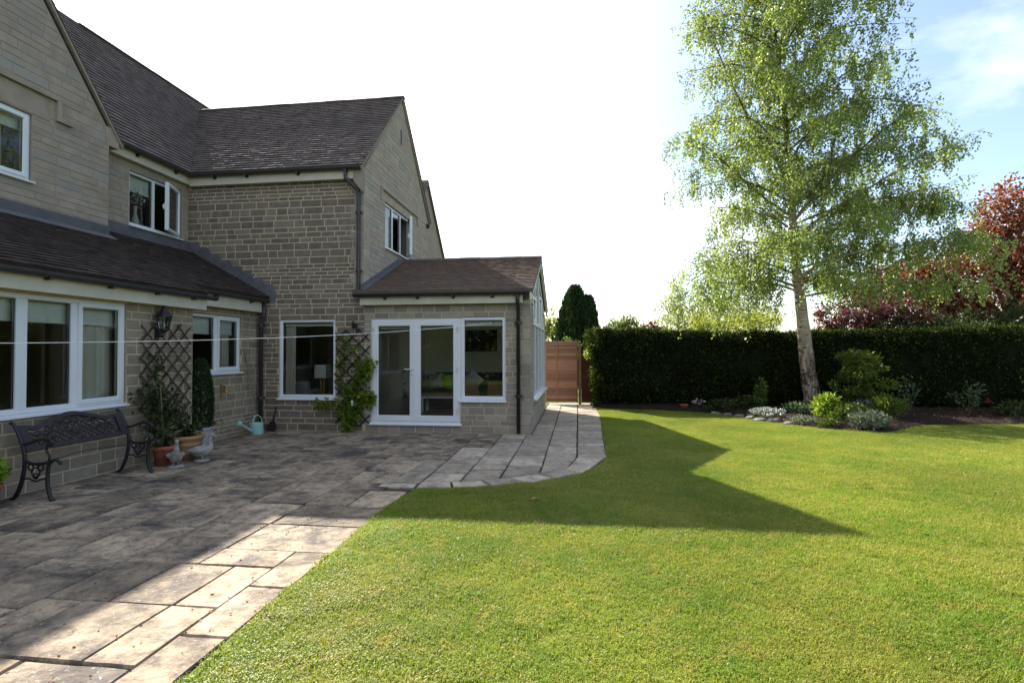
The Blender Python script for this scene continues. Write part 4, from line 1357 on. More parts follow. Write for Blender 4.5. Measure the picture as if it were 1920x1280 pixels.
def cushion(x, y, z, s, rz, mat, label):
    m = MB()
    k = 8
    vs = []
    for sd in (1, -1):
        for j in range(k + 1):
            for i in range(k + 1):
                a, c = i / k * 2 - 1, j / k * 2 - 1
                puff = sd * .075 * (1 - a ** 4) ** .6 * (1 - c ** 4) ** .6
                pin = 1 - .06 * (1 - abs(a * c))
                vs.append((a * s / 2 * pin, puff, c * s / 2 * pin))
    n1 = (k + 1) ** 2
    fs = [(q * n1 + j * (k + 1) + i, q * n1 + j * (k + 1) + i + 1, q * n1 + (j + 1) * (k + 1) + i + 1, q * n1 + (j + 1) * (k + 1) + i) for q in range(2) for j in range(k) for i in range(k)]
    m.add([Vector((x, y, z)) + Matrix.Rotation(rz, 3, 'Y') @ (Matrix.Rotation(-.3, 3, 'X') @ Vector(v)) for v in vs], fs, .5)
    tag(m.build('cushion', mat, None, True), label, 'cushion', 'cushions on the grey sofa')


cushion(-3.46, 13.36, ZF + .67, .40, .12, 'cushion_green', 'lime green cushion propped on the grey sofa')
cushion(-3.74, 13.30, ZF + .66, .40, -.2, 'cushion_brown', 'patterned brown and cream cushion beside the green one on the sofa')
cushion(-2.76, 13.34, ZF + .70, .46, .75, 'cushion_cream', 'cream cushion standing on its corner on the sofa')
t = root('coffee_table', (-3.2, 12.3, ZF), 'low white-legged table with a brown wooden top inside the garden room', 'table')
m = MB(); m.box(-3.78, -2.5, 11.95, 12.55, ZF + .40, ZF + .44); m.build('top', 'oak', t)
m = MB(); m.box(-3.74, -2.54, 11.99, 12.51, ZF + .34, ZF + .398); m.build('apron', 'white_paint', t)
for x in (-3.72, -2.62):
    for y in (12.0, 12.44):
        m = MB(); m.box(x, x + .06, y, y + .06, ZF, ZF + .339); m.build('leg', 'white_paint', t)
for i, x in enumerate((-2.26, -1.74)):
    t = root('chair', (x, 11.1, ZF), ('light oak chair backrest seen through the side light, left of the pair', 'light oak chair backrest seen through the side light, right of the pair')[i], 'chair', 'oak chairs in the garden room')
    m = MB(); m.box(x - .2, x + .2, 10.9, 11.3, ZF + .42, ZF + .46); m.build('seat', 'oak', t)
    m = MB(); m.prism([Vector((x - .18, 10.88, ZF + .47)), Vector((x + .18, 10.88, ZF + .47)), Vector((x + .15, 10.82, ZF + .80)), Vector((x - .15, 10.82, ZF + .80))], (0, .025, 0)); m.build('backrest', 'oak', t)
    for a in (-.18, .14):
        for c in (10.91, 11.25):
            m = MB(); m.box(x + a, x + a + .04, c, c + .04, ZF, ZF + .419); m.build('leg', 'oak', t)
# picture
t = root('picture', (-2.62, 13.86, 1.57), 'dark framed picture of tree trunks on the cream wall', 'picture')
m = MB(); m.box(-3.05, -2.18, 13.885, 13.915, 1.57, 2.14); m.build('canvas', 'picture_dark', t)
m = MB()
for x in (-2.95, -2.86, -2.72, -2.66, -2.55, -2.44, -2.36, -2.27): m.box(x, x + random.uniform(.02, .045), 13.880, 13.884, 1.70, 2.10)
m.build('painted_trunks', 'seal_black', t)
# pot plant
t = root('house_plant', (-4.42, 12.2, ZF), 'dark leafed house plant in a white pot behind the left french door', 'plant')
m = MB(); m.lathe([(.10, 0), (.15, .1), (.17, .22), (.15, .28), (.13, .27)], (-4.42, 12.2, ZF), 20); m.build('pot', 'ceramic_white', t, True)
P = []; D = []
for i in range(46):
    a = random.uniform(0, 2 * PI); h = random.uniform(.35, .95)
    P.append((-4.42 + math.cos(a) * .07, 12.2 + math.sin(a) * .07, ZF + h)); D.append((math.cos(a), math.sin(a), random.uniform(-.2, .6)))
quads_obj('foliage', leaf_quads(np.array(P), np.array(D), .26, .11), rng.random(46), 'leaf_dark', t)
m = MB(); m.tube([(-4.42, 12.2, ZF + .26), (-4.40, 12.2, ZF + .95)], .012, 6); m.build('stem', 'stem_green', t)
# lamp on side table and white armchair in the left room
t = root('side_table', (-5.62, 10.95, ZF), 'small dark side table carrying the lamp', 'table')
m = MB(); m.box(-5.85, -5.35, 10.75, 11.15, ZF + .50, ZF + .54); m.build('top', 'int_floor', t)
for x in (-5.83, -5.41):
    for y in (10.77, 11.09):
        m = MB(); m.box(x, x + .04, y, y + .04, ZF, ZF + .499); m.build('leg', 'int_floor', t)
t = root('table_lamp', (-5.62, 10.95, ZF + .542), 'table lamp with a square white shade inside the square window', 'lamp')
m = MB(); m.box(-5.70, -5.54, 10.87, 11.03, ZF + .543, ZF + .57); m.box(-5.675, -5.635, 10.92, 10.98, ZF + .571, ZF + .86); m.box(-5.605, -5.565, 10.92, 10.98, ZF + .571, ZF + .86); m.build('stand', 'oak', t)
m = MB()
for (a, c) in ((.135, .125),):
    x, y, z0, z1 = -5.62, 10.95, ZF + .87, ZF + 1.16
    lo = [(x - a, y - a, z0), (x + a, y - a, z0), (x + a, y + a, z0), (x - a, y + a, z0)]; hi = [(x - c, y - c, z1), (x + c, y - c, z1), (x + c, y + c, z1), (x - c, y + c, z1)]
    m.add(lo + hi, [(i, (i + 1) % 4, 4 + (i + 1) % 4, 4 + i) for i in range(4)] + [(4, 5, 6, 7)])
m.build('shade', 'shade_white', t)
t = root('armchair', (-6.35, 11.3, ZF), 'white upholstered armchair behind the lamp inside the square window', 'armchair')
soft('base', -6.75, -5.98, 11.0, 11.8, ZF + .06, ZF + .42, 'white_paint', t)
soft('backrest', -6.75, -5.98, 10.92, 11.12, ZF + .42, ZF + .80, 'white_paint', t, .07)
soft('arm', -6.80, -6.62, 11.0, 11.8, ZF + .42, ZF + .6, 'white_paint', t); soft('arm', -6.10, -5.94, 11.0, 11.8, ZF + .42, ZF + .6, 'white_paint', t)
# kitchen sill things
m = MB(); m.lathe([(.05, 0), (.055, .08), (.045, .10)], (XB - .20, 8.28, 1.167), 16); tag(m.build('white_mug', 'ceramic_white', None, True), 'white mug on the inner sill of the recessed window', 'mug')
m = MB(); m.lathe([(.028, 0), (.075, .10), (.085, .17), (.055, .20)], (XB - .25, 8.40, 1.167), 16); tag(m.build('red_bowl', 'terracotta_red', None, True), 'reddish bowl behind the white mug in the recessed window', 'bowl')
# ------------------------------------------------------------------ garden objects near the house
def curve_pts(P, n=8):
    """Catmull-Rom through P"""
    P = [Vector(p) for p in P]
    Q = [P[0] * 2 - P[1]] + P + [P[-1] * 2 - P[-2]]
    out = []
    for i in range(1, len(Q) - 2):
        for k in range(n):
            t = k / n
            a, b_, c, d = Q[i - 1], Q[i], Q[i + 1], Q[i + 2]
            out.append(.5 * ((2 * b_) + (c - a) * t + (2 * a - 5 * b_ + 4 * c - d) * t * t + (3 * b_ - a - 3 * c + d) * t ** 3))
    return out + [P[-1]]


# bench: cast ends, pierced back, the seat slats missing
bench = root('garden_bench', (-5.72, 5.5, 0), 'black cast-iron garden bench with pierced back and no seat slats, under the wide window', 'bench')
for y in (4.86, 6.15):
    e = MB()
    X = lambda pts: curve_pts([(x, y, z) for x, z in pts], 7)
    rr = lambda n, a, b_: list(np.linspace(a, b_, n))
    L1 = X([(-5.985, .0), (-5.93, .05), (-5.875, .17), (-5.845, .30), (-5.835, .42), (-5.86, .56), (-5.92, .70), (-5.985, .80), (-6.02, .805)])
    e.tube(L1, [.026] + rr(len(L1) - 1, .022, .017), 8)
    L2 = X([(-5.49, .0), (-5.525, .05), (-5.555, .17), (-5.555, .28), (-5.54, .38), (-5.48, .43), (-5.42, .415), (-5.40, .385)])
    e.tube(L2, [.026] + rr(len(L2) - 1, .021, .016), 8)
    L3 = X([(-5.84, .42), (-5.75, .385), (-5.64, .385), (-5.54, .405)]); e.tube(L3, .017, 8)
    e.build('end_frame', 'iron_black', bench, True)
    a = MB()
    L4 = X([(-5.87, .585), (-5.78, .60), (-5.68, .635), (-5.58, .645), (-5.51, .625), (-5.505, .59), (-5.535, .58)]); a.tube(L4, .015, 8)
    L5 = X([(-5.545, .41), (-5.535, .47), (-5.575, .53), (-5.56, .60), (-5.575, .64)]); a.tube(L5, .012, 8)
    a.build('armrest', 'iron_black', bench, True)
    o_ = MB()
    L6 = X([(-5.855, .22), (-5.78, .225), (-5.70, .20), (-5.62, .225), (-5.555, .23)]); o_.tube(L6, .010, 6)
    for cx, cz, r_ in ((-5.70, .295, .05), (-5.76, .345, .032), (-5.64, .345, .032), (-5.70, .255, .028)):
        o_.tube([(cx + r_ * math.cos(t), y, cz + r_ * math.sin(t)) for t in np.linspace(0, 2 * PI, 13)], .009, 6, cap=False)
    o_.build('scroll_panel', 'iron_black', bench, True)
BK = lambda y, t: Vector((-5.835 - .13 * t - .02, y, .50 + .265 * t))   # back plane: t=0 bottom, 1 top rail
topz = lambda y: 1.0 + .33 * (math.exp(-((y - 5.50) / .26) ** 2) + .35 * math.exp(-((abs(y - 5.5) - .42) / .10) ** 2) * .0) - .10 * math.exp(-((abs(y - 5.5) - .42) / .09) ** 2)
m = MB()
ys = np.linspace(4.875, 6.135, 36)
for a, b_ in zip(ys, ys[1:]):
    for (t0, t1) in ((-.02, .14),):
        m.hexa([BK(a, t0), BK(b_, t0), BK(b_, t1), BK(a, t1)] + [q + Vector((.028, 0, .012)) for q in (BK(a, t0), BK(b_, t0), BK(b_, t1), BK(a, t1))])
    m.hexa([BK(a, topz(a) - .17), BK(b_, topz(b_) - .17), BK(b_, topz(b_)), BK(a, topz(a))] + [q + Vector((.030, 0, .012)) for q in (BK(a, topz(a) - .17), BK(b_, topz(b_) - .17), BK(b_, topz(b_)), BK(a, topz(a)))])
for a, b_ in ((4.875, 4.965), (6.045, 6.135)):
    m.hexa([BK(a, .1), BK(b_, .1), BK(b_, .9), BK(a, .9)] + [q + Vector((.031, 0, .012)) for q in (BK(a, .1), BK(b_, .1), BK(b_, .9), BK(a, .9))])
m.build('back_frame', 'bench_back', bench)
m = MB()
for i in range(-3, 17):
    y0 = 4.90 + i * .085
    for sg in (1, -1):
        pts = []
        for t in np.linspace(.12, 1.18, 8):
            y = y0 + (t if sg > 0 else 1.2 - t) * .34
            if 4.95 < y < 6.06 and t < topz(y) - .1: pts.append(BK(y, t) + Vector((.012, 0, 0)))
        if len(pts) > 1: m.tube(pts, .0095, 5)
for i in range(40):                                              # cast roses and leaves in the lattice
    y = random.uniform(5.0, 6.02); t = random.uniform(.2, min(1.05, topz(y) - .2))
    c_ = BK(y, t) + Vector((.018, 0, 0)); r_ = random.uniform(.022, .04)
    m.add([c_ + Vector((random.uniform(0, .012), r_ * math.cos(q), r_ * math.sin(q) * .9)) for q in np.linspace(0, 2 * PI, 9)[:-1]] + [c_ + Vector((.02, 0, 0))], [(k, (k + 1) % 8, 8) for k in range(8)])
m.build('back_lattice', 'bench_back', bench, kind='stuff')
m = MB(); m.tube(curve_pts([(-5.56, 4.87, .29), (-5.72, 5.02, .37), (-5.80, 5.4, .395), (-5.80, 5.7, .395), (-5.74, 6.0, .37), (-5.60, 6.14, .30)], 6), .006, 6); m.build('tie_rod', 'iron_black', bench, True)

# wall lantern
lx, ly = XA + .13, 6.87
t = root('wall_lantern', (XA, ly, 1.9), 'black hexagonal wall lantern above the wooden trellis', 'lantern')
hexp = lambda r, z: [(lx + r * math.cos(k * PI / 3), ly + r * math.sin(k * PI / 3), z) for k in range(6)]
m = MB()
def hexring(m, r0, z0, r1, z1): m.add(hexp(r0, z0) + hexp(r1, z1), [(i, (i + 1) % 6, 6 + (i + 1) % 6, 6 + i) for i in range(6)])
hexring(m, .115, 2.095, .05, 2.155); hexring(m, .05, 2.155, .035, 2.19); hexring(m, .118, 2.080, .115, 2.095); hexring(m, .0, 2.08, .118, 2.080)
m.lathe([(.034, 2.19), (.040, 2.20), (.028, 2.22), (.012, 2.24), (.016, 2.25), (.0, 2.265)], (lx, ly, 0), 10); m.build('cap', 'iron_black', t)
m = MB()
for k in range(6):
    a0 = Vector(hexp(.10, 2.08)[k]); a1 = Vector(hexp(.062, 1.90)[k]); m.tube([a0, a1], .008, 6)
hexring(m, .062, 1.90, .066, 1.885); hexring(m, .066, 1.885, .03, 1.85); hexring(m, .03, 1.85, .0, 1.83); hexring(m, .0, 1.895, .062, 1.90)
m.build('cage', 'iron_black', t)
m = MB(); hexring(m, .058, 1.90, .096, 2.08); m.build('glazing', 'glass', t)
m = MB(); m.lathe([(.0, 1.90), (.018, 1.905), (.018, 1.97), (.0, 2.0)], (lx, ly, 0), 10); m.build('bulb', 'ceramic_white', t, True)
m = MB(); m.tube(curve_pts([(XA + .015, ly, 1.80), (XA + .05, ly, 1.78), (lx, ly, 1.80), (lx, ly, 1.845)], 6), .009, 8); m.box(XA + .012, XA + .022, ly - .035, ly + .035, 1.72, 1.90); m.build('bracket', 'iron_black', t)


# trellises: expanding diagonal slats
def trellis(fr, u0, u1, z0, z1, sp, label, mat, n0=.03, w=.022, skew=0):
    t = root('trellis', fr.p((u0 + u1) / 2, n0, z0), label, 'trellis')
    cu, cz = (u0 + u1) / 2, (z0 + z1) / 2
    W_, H_ = (u1 - u0) / 2, (z1 - z0) / 2
    for sg in (1, -1):
        k = int((W_ + H_) * 1.42 / sp) + 1
        for i in range(-k, k + 1):
            c_ = i * sp * 1.414
            pts = []
            # line: z = sg*(u) + c within the rectangle
            lo = max(-W_, (-H_ - c_) if sg > 0 else (c_ - H_)); hi = min(W_, (H_ - c_) if sg > 0 else (c_ + H_))
            if hi - lo < .08: continue
            lo -= random.uniform(0, .02); hi += random.uniform(0, .02)
            na = n0 + (0.0 if sg > 0 else .014)
            d = w * .5
            m = MB()
            pa, pb = (cu + lo, cz + sg * lo + c_), (cu + hi, cz + sg * hi + c_)
            q = .7071 * d
            pts = [fr.p(pa[0] + q, na, pa[1] - sg * q), fr.p(pb[0] + q, na, pb[1] - sg * q), fr.p(pb[0] - q, na, pb[1] + sg * q), fr.p(pa[0] - q, na, pa[1] + sg * q)]
            m.prism(pts, fr.N * .012); m.build('slat', mat, t)
    return t


trellis(F_FRO, 6.56, 7.50, .50, 1.97, .165, 'weathered brown diamond trellis on the wall below the lantern', 'slat_wood')
trellis(F_FAC, -4.74, -4.06, .12, 1.98, .19, 'narrow dark diamond trellis on the wall left of the french doors', 'slat_dark')
m = MB(); m.tube([F_FAC.p(-4.40, .01, 2.12), F_FAC.p(-4.40, .05, 2.12), F_FAC.p(-4.34, .10, 2.11)], .014, 8); m.box(-4.42, -4.38, .0, .02, 2.08, 2.16, F_FAC)
t = root('floodlight', F_FAC.p(-4.37, 0, 2.1), 'small black floodlight on a bracket above the narrow trellis', 'floodlight')
m.build('bracket', 'plastic_black', t)
f_ = Fr(F_FAC.p(-4.33, .10, 2.07), (1, .25, 0), (.25, -1, 0))
m = MB(); m.box(-.05, .05, -.03, .03, -.06, .05, f_); m.build('head', 'plastic_black', t)
m = MB(); m.box(-.042, .042, .031, .034, -.052, .042, f_); m.build('lens', 'glass', t)


# pots
def pot(name, c, prof, mat, label, soil_r, soil_z, group=None, cat='plant pot'):
    t = root(name, c, label, cat, group)
    m = MB(); m.lathe(prof, c, 32); m.build('body', mat, t, True)
    m = MB(); n = 20; m.add([Vector(c) + Vector((soil_r * math.cos(k * 2 * PI / n), soil_r * math.sin(k * 2 * PI / n), soil_z + random.uniform(-.006, .006))) for k in range(n)] + [Vector(c) + Vector((0, 0, soil_z + .02))], [(k, (k + 1) % n, n) for k in range(n)])
    m.build('compost', 'soil', t)
    return t


P1 = (-5.72, 6.60, 0)
pot('red_pot', P1, [(.0, .0), (.10, .0), (.125, .20), (.128, .205), (.148, .212), (.150, .262), (.140, .268), (.130, .262), (.125, .2)], 'terracotta_red', 'reddish terracotta pot with a rolled rim, just beyond the bench', .128, .235)
P2 = (-5.70, 7.02, 0)
pot('tan_pot', P2, [(.0, .0), (.14, .0), (.165, .08), (.168, .082), (.172, .095), (.168, .108), (.182, .20), (.190, .205), (.193, .222), (.188, .238), (.198, .285), (.222, .295), (.226, .335), (.215, .348), (.195, .342), (.185, .28)], 'terracotta_tan', 'large tan ribbed terracotta pot between the two stone geese and the wall', .19, .305)
P3 = (-6.16, 7.87, 0)
pot('white_pot', P3, [(.0, .0), (.11, .0), (.125, .06), (.165, .20), (.19, .29), (.225, .325), (.232, .34), (.205, .338), (.18, .30)], 'pot_white', 'pale flared pot with wavy rim in the corner below the recessed window', .185, .305)
P0 = (-5.84, 4.47, 0)
pot('end_pot', P0, [(.0, .0), (.10, .0), (.13, .19), (.15, .20), (.155, .245), (.14, .25), (.12, .22)], 'terracotta_red', 'terracotta pot of bright green leaves at the near end of the bench', .135, .222)


# geese
def goose(x, y, ang, label):
    t = root('stone_goose', (x, y, 0), label, 'goose ornament', 'stone geese')
    ca, sa = math.cos(ang), math.sin(ang)
    T = lambda a, c, z: Vector((x + ca * a - sa * c, y + sa * a + ca * c, z))
    body = curve_pts([T(-.185, 0, .15), T(-.13, 0, .142), T(-.06, 0, .135), T(.03, 0, .135), T(.085, 0, .165), T(.105, 0, .225), T(.10, 0, .285), T(.105, 0, .335), T(.125, 0, .358), T(.15, 0, .352)], 6)
    prof = np.interp(np.linspace(0, 9, len(body)), range(10), [.012, .05, .078, .082, .066, .038, .027, .026, .030, .018])
    m = MB(); m.tube(body, prof, 14)
    m.build('body', 'goose_stone', t, True)
    m = MB(); m.tube([T(.15, 0, .352), T(.175, 0, .345), T(.195, 0, .338)], [.015, .011, .004], 8); m.build('beak', 'goose_stone', t, True)
    for s in (1, -1):
        m = MB(); w_ = curve_pts([T(.04, s * .062, .15), T(-.03, s * .077, .15), T(-.10, s * .062, .148), T(-.165, s * .03, .155)], 5)
        m.tube(w_, list(np.interp(np.linspace(0, 1, len(w_)), [0, .3, .7, 1], [.02, .038, .03, .006])), 8); m.build('wing', 'goose_stone', t, True)
        m = MB(); m.tube([T(.0, s * .03, .07), T(.01, s * .03, .02)], [.014, .012], 6); m.build('leg', 'goose_stone', t, True)
    m = MB(); n = 16
    m.lathe([(.0, .022), (.085, .022), (.10, .012), (.105, .0)], (x, y, 0), n); m.build('base', 'goose_stone', t, True)


goose(-5.47, 6.52, 2.35 + PI, 'pale stone goose ornament in front of the red pot, its tail to the right')
goose(-5.40, 6.93, .62, 'pale stone goose ornament in front of the tan pot, its neck at the right')

# watering can
c = Vector((-6.10, 9.28, 0))
t = root('watering_can', c, 'mint green watering can with a long spout by the wall under the recessed window', 'watering can')
m = MB(); m.lathe([(.0, .0), (.125, .0), (.13, .01), (.118, .20), (.12, .215), (.112, .215), (.108, .19)], c, 28); m.build('body', 'can_mint', t, True)
sd = Vector((.35, -.94, 0)).normalized() * -1
sd = Vector((-.05, -1, 0)).normalized()
sp_ = [c + sd * .11 + Vector((0, 0, .05)), c + sd * .20 + Vector((0, 0, .11)), c + sd * .34 + Vector((0, 0, .19)), c + sd * .45 + Vector((0, 0, .255))]
m = MB(); m.tube(sp_, [.032, .024, .018, .016], 12); m.build('spout', 'can_mint', t, True)
m = MB(); e0 = c + sd * .44 + Vector((0, 0, .25)); dd = (sd + Vector((0, 0, .55))).normalized(); m.tube([e0, e0 + dd * .05, e0 + dd * .056], [.02, .052, .045], 16); m.build('rose', 'can_mint', t, True)
m = MB(); m.tube(curve_pts([c + sd * .10 + Vector((0, 0, .20)), c + sd * .08 + Vector((0, 0, .31)), c - sd * .01 + Vector((0, 0, .36)), c - sd * .12 + Vector((0, 0, .30)), c - sd * .16 + Vector((0, 0, .20)), c - sd * .12 + Vector((0, 0, .06))], 6), .011, 8); m.build('handle', 'can_mint', t, True)

# coal shovel
sx, sy = -6.02, 9.62
t = root('shovel', (sx, sy, 0), 'short black shovel leaning on the wall beside the corner downpipe', 'shovel')
lean = lambda z: YF - .17 + .14 * z / .45
m = MB(); m.tube([(sx, lean(.18), .18), (sx + .015, lean(.44), .44)], .015, 8); m.tube([(sx + .015, lean(.43), .43), (sx + .017, lean(.47), .47)], .019, 8); m.build('handle', 'plastic_black', t, True)
m = MB()
bl = [(-.075, .0), (.075, .0), (.085, .12), (.05, .19), (-.05, .19), (-.085, .12)]
m.prism([Vector((sx + a, lean(z) - .012, z)) for a, z in bl], (0, .008, 0))
m.prism([Vector((sx - .088, lean(0) - .01, .0)), Vector((sx - .088, lean(0) - .05, .0)), Vector((sx - .088, lean(.12) - .04, .12)), Vector((sx - .088, lean(.12), .12))], (.006, 0, 0))
m.prism([Vector((sx + .082, lean(0) - .01, .0)), Vector((sx + .082, lean(0) - .05, .0)), Vector((sx + .082, lean(.12) - .04, .12)), Vector((sx + .082, lean(.12), .12))], (.006, 0, 0))
m.build('blade', 'plastic_black', t)
# broom handle in the corner, upside-down cane
t = root('broom', (-6.28, 9.50, 0), 'thin pale broom handle leaning in the corner by the downpipe', 'broom')
m = MB(); m.tube([(-6.22, 9.58, .03), (-6.375, 9.33, 1.55)], .011, 8); m.build('handle', 'pole_wood', t, True)
m = MB(); m.tube([(-6.218, 9.585, .012), (-6.22, 9.58, .045)], [.03, .02], 8); m.build('head', 'pole_wood', t, True)
# tap
t = root('garden_tap', F_SET.p(8.72, 0, .88), 'outdoor tap with an orange hose connector on the wall under the recessed window', 'tap')
m = MB(); m.tube([F_SET.p(8.70, .0, .90), F_SET.p(8.70, .07, .90), F_SET.p(8.70, .09, .86)], .014, 8); m.box(8.65, 8.69, .0, .03, .74, .98, F_SET); m.build('body', 'brass', t)
m = MB(); m.tube([F_SET.p(8.70, .05, .90), F_SET.p(8.70, .05, .94)], .008, 6); m.tube([F_SET.p(8.67, .05, .945), F_SET.p(8.73, .05, .945)], .008, 6); m.build('handle', 'plastic_black', t)
m = MB(); m.tube([F_SET.p(8.70, .092, .872), F_SET.p(8.70, .098, .82)], .024, 10); m.tube([F_SET.p(8.76, .02, .91), F_SET.p(8.78, .05, .90)], .03, 10); m.build('connector', 'orange_plastic', t, True)

# clothes line from beyond the left of the frame to a hook over the side light
m = MB()
A_ = Vector((-5.35, 3.90, 1.64)); B_ = Vector((-1.60, YF - .03, 2.10))
L = []
for k in range(41):
    s = k / 40; q = A_.lerp(B_, s); q.z -= .16 * 4 * s * (1 - s) * .55; L.append(q)
m.tube(L, .0042, 6)
tag(m.build('clothes_line', 'line_white', None, True), 'thin white clothes line strung across the front of the house', 'clothes line')
m = MB(); m.tube(curve_pts([F_FAC.p(-1.60, .0, 2.12), F_FAC.p(-1.60, .035, 2.12), F_FAC.p(-1.60, .045, 2.09), F_FAC.p(-1.60, .025, 2.08)], 5), .006, 6)
tag(m.build('line_hook', 'plastic_black', None, True), 'small dark hook holding the end of the clothes line above the side light', 'hook')

# fence at the end of the path
FY = 15.60
t = root('lapped_fence', (-.47, FY, 0), 'light brown lapped fence panel at the end of the path', 'fence')
z = .06; k = 0
while z < 1.76:
    h = .105
    m = MB(); tl = .045
    j1, j2 = random.uniform(-.004, .004), random.uniform(-.004, .004)
    pts = [Vector((-.98, FY - tl, z + j1)), Vector((-.98, FY - tl - .018, z + j1)), Vector((-.98, FY - .004, z + h + .02)), Vector((-.98, FY, z + h + .02))]
    m.prism(pts, (.955, 0, j2)); m.build('board', 'fence_wood', t); z += h
for x in (-.98, -.66, -.06):
    m = MB(); m.box(x, x + .035, FY - .085, FY - .064, .04, 1.79); m.build('batten', 'fence_wood', t)
m = MB(); m.box(-1.0, -.01, FY - .04, FY + .02, 1.795, 1.825); m.build('capping', 'fence_wood', t)
m = MB(); m.box(-.006, .075, FY - .05, FY + .04, -.02, 1.74); tag(m.build('fence_post', 'post_wood'), 'pale square timber post between the light and the dark fence panels', 'post')
t = root('lapped_fence', (.55, FY + .3, 0), 'dark red-brown lower fence panel beside the hedge end', 'fence')
z = .05
while z < 1.50:
    m = MB(); j2 = random.uniform(-.004, .004)
    m.prism([Vector((.08, FY - .040, z)), Vector((.08, FY - .060, z)), Vector((.08, FY - .003, z + .19)), Vector((.08, FY + .004, z + .19))], (1.25, 0, j2)); m.build('board', 'fence_dark', t); z += .17
m = MB(); m.box(.078, 1.33, FY - .03, FY + .02, z + .012, z + .04); m.build('capping', 'fence_dark', t)
# neighbouring hedge line beyond the fence is built with the plants
# ------------------------------------------------------------------ plants
def ell(n, c, r, shell=.55):
    d = unit(rng.normal(size=(n, 3)))
    k = (shell + (1 - shell) * rng.random((n, 1))) * rng.choice([1, 1, 1, .6], size=(n, 1))
    return np.array(c) + d * k * np.array(r), d


def bush(name, label, cat, c, lobes, n, L, Wd, mat, stems=5, stem_mat='stem_green', up=.3, group=None, spread=.8, extra=None):
    """lobes: list of (dx,dy,dz, rx,ry,rz)"""
    t = root(name, c, label, cat, group)
    Ps, Ds = [], []
    vol = np.array([l[3] * l[5] + l[3] * l[4] for l in lobes]); vol = vol / vol.sum()
    for l, v in zip(lobes, vol):
        k = max(8, int(n * v))
        P, D = ell(k, (c[0] + l[0], c[1] + l[1], c[2] + l[2]), l[3:6])
        Ps.append(P); Ds.append(D + rng.normal(size=D.shape) * spread + [0, 0, up])
    P = np.concatenate(Ps); D = np.concatenate(Ds)
    ok = P[:, 2] > c[2] + .005
    P, D = P[ok], D[ok]
    quads_obj('foliage', leaf_quads(P, D, L * rng.uniform(.65, 1.25, len(P)), Wd * rng.uniform(.7, 1.2, len(P))), rng.random(len(P)), mat, t)
    if stems:
        m = MB()
        for i in range(stems):
            l = random.choice(lobes)
            e = Vector((c[0] + l[0] + random.uniform(-.5, .5) * l[3], c[1] + l[1] + random.uniform(-.5, .5) * l[4], c[2] + l[2] + random.uniform(0, .7) * l[5]))
            b0 = Vector((c[0] + random.uniform(-.1, .1) * l[3], c[1] + random.uniform(-.1, .1) * l[4], c[2]))
            h = max(.05, e.z - c[2])
            m.tube([b0, b0.lerp(e, .5) + Vector((random.uniform(-.05, .05) * h, random.uniform(-.05, .05) * h, .08 * h)), e], [.012 * min(1.5, h + .3), .008 * min(1.5, h + .3), .003], 5)
        m.build('stem', stem_mat, t)
    return t


# climbers and conifer by the house
def climber(label, strands, n, L, Wd, mat, spread, rootp, cane=None, group=None):
    t = root('climbing_plant', rootp, label, 'climber', group)
    Ps = []
    m = MB()
    for s in strands:
        c_ = curve_pts(s, 8)
        m.tube(c_, .006, 5)
        k = int(n / len(strands))
        idx = rng.integers(0, len(c_), k)
        Ps.append(np.array([list(c_[i]) for i in idx]) + rng.normal(size=(k, 3)) * spread)
    P = np.concatenate(Ps)
    D = rng.normal(size=P.shape) + [0.5, -.4, .1]
    quads_obj('foliage', leaf_quads(P, D, L * rng.uniform(.6, 1.3, len(P)), Wd * rng.uniform(.6, 1.3, len(P))), rng.random(len(P)), mat, t)
    m.build('stem', 'stem_green', t)
    if cane:
        m = MB(); m.tube(cane, .009, 6); m.build('cane', 'cane', t)
    return t


fx = XA + .10
climber('sparse green climber on a cane in the red pot', [[(-5.72, 6.60, .24), (-5.80, 6.62, .7), (-5.9, 6.66, 1.1), (fx, 6.80, 1.45)], [(-5.72, 6.60, .24), (-5.85, 6.50, .7), (-5.98, 6.56, 1.05)], [(-5.72, 6.62, .24), (-5.85, 6.80, .6), (-5.95, 6.78, .95)]],
        430, .085, .06, 'leaf_dark', [.04, .085, .07], (P1[0], P1[1], .23), cane=[(-5.72, 6.60, .24), (-5.80, 6.62, 1.12)])
climber('small leafy climber in the tan pot, reaching up the brown trellis', [[(-5.72, 7.02, .31), (-5.85, 7.10, .6), (fx, 7.12, .95)], [(-5.72, 7.02, .31), (-5.82, 6.95, .55), (-5.95, 6.92, .72)], [(-5.72, 7.05, .31), (-5.75, 7.22, .45)]],
        260, .08, .055, 'leaf_dark', [.04, .07, .05], (P2[0], P2[1], .30))
fy = YF - .09
V = lambda x, z: (x, fy + random.uniform(-.03, .02), z)
climber('bright green climber twined up the narrow dark trellis', [[V(-4.45, .02), V(-4.49, .31), V(-4.38, .67), V(-4.58, .93), V(-4.60, 1.24), V(-4.56, 1.55), V(-4.60, 1.90)],
        [V(-4.42, .02), V(-4.27, .41), V(-4.20, .67), V(-4.27, .93), V(-4.16, 1.14), V(-4.25, 1.35), V(-4.43, 1.72)], [V(-4.45, .1), V(-4.5, .4), V(-4.82, .54), V(-5.12, .48)], [V(-4.45, .1), V(-4.50, .3), V(-4.40, .5), V(-4.35, .25)], [V(-4.2, .67), V(-4.05, .66), V(-4.02, .60)], [V(-4.45, .05), V(-4.5, .45), V(-4.48, .85), V(-4.42, .7)], [V(-4.27, .9), V(-4.1, 1.2), V(-4.03, 1.36)]],
        1500, .075, .065, 'leaf_bright', [.065, .035, .065], (-4.45, fy, 0))
m = MB(); m.box(-4.36, -4.325, fy - .09, fy - .085, .52, .62); tag(m.build('plant_label', 'line_white'), 'small white plant label hanging in the bright climber', 'label')
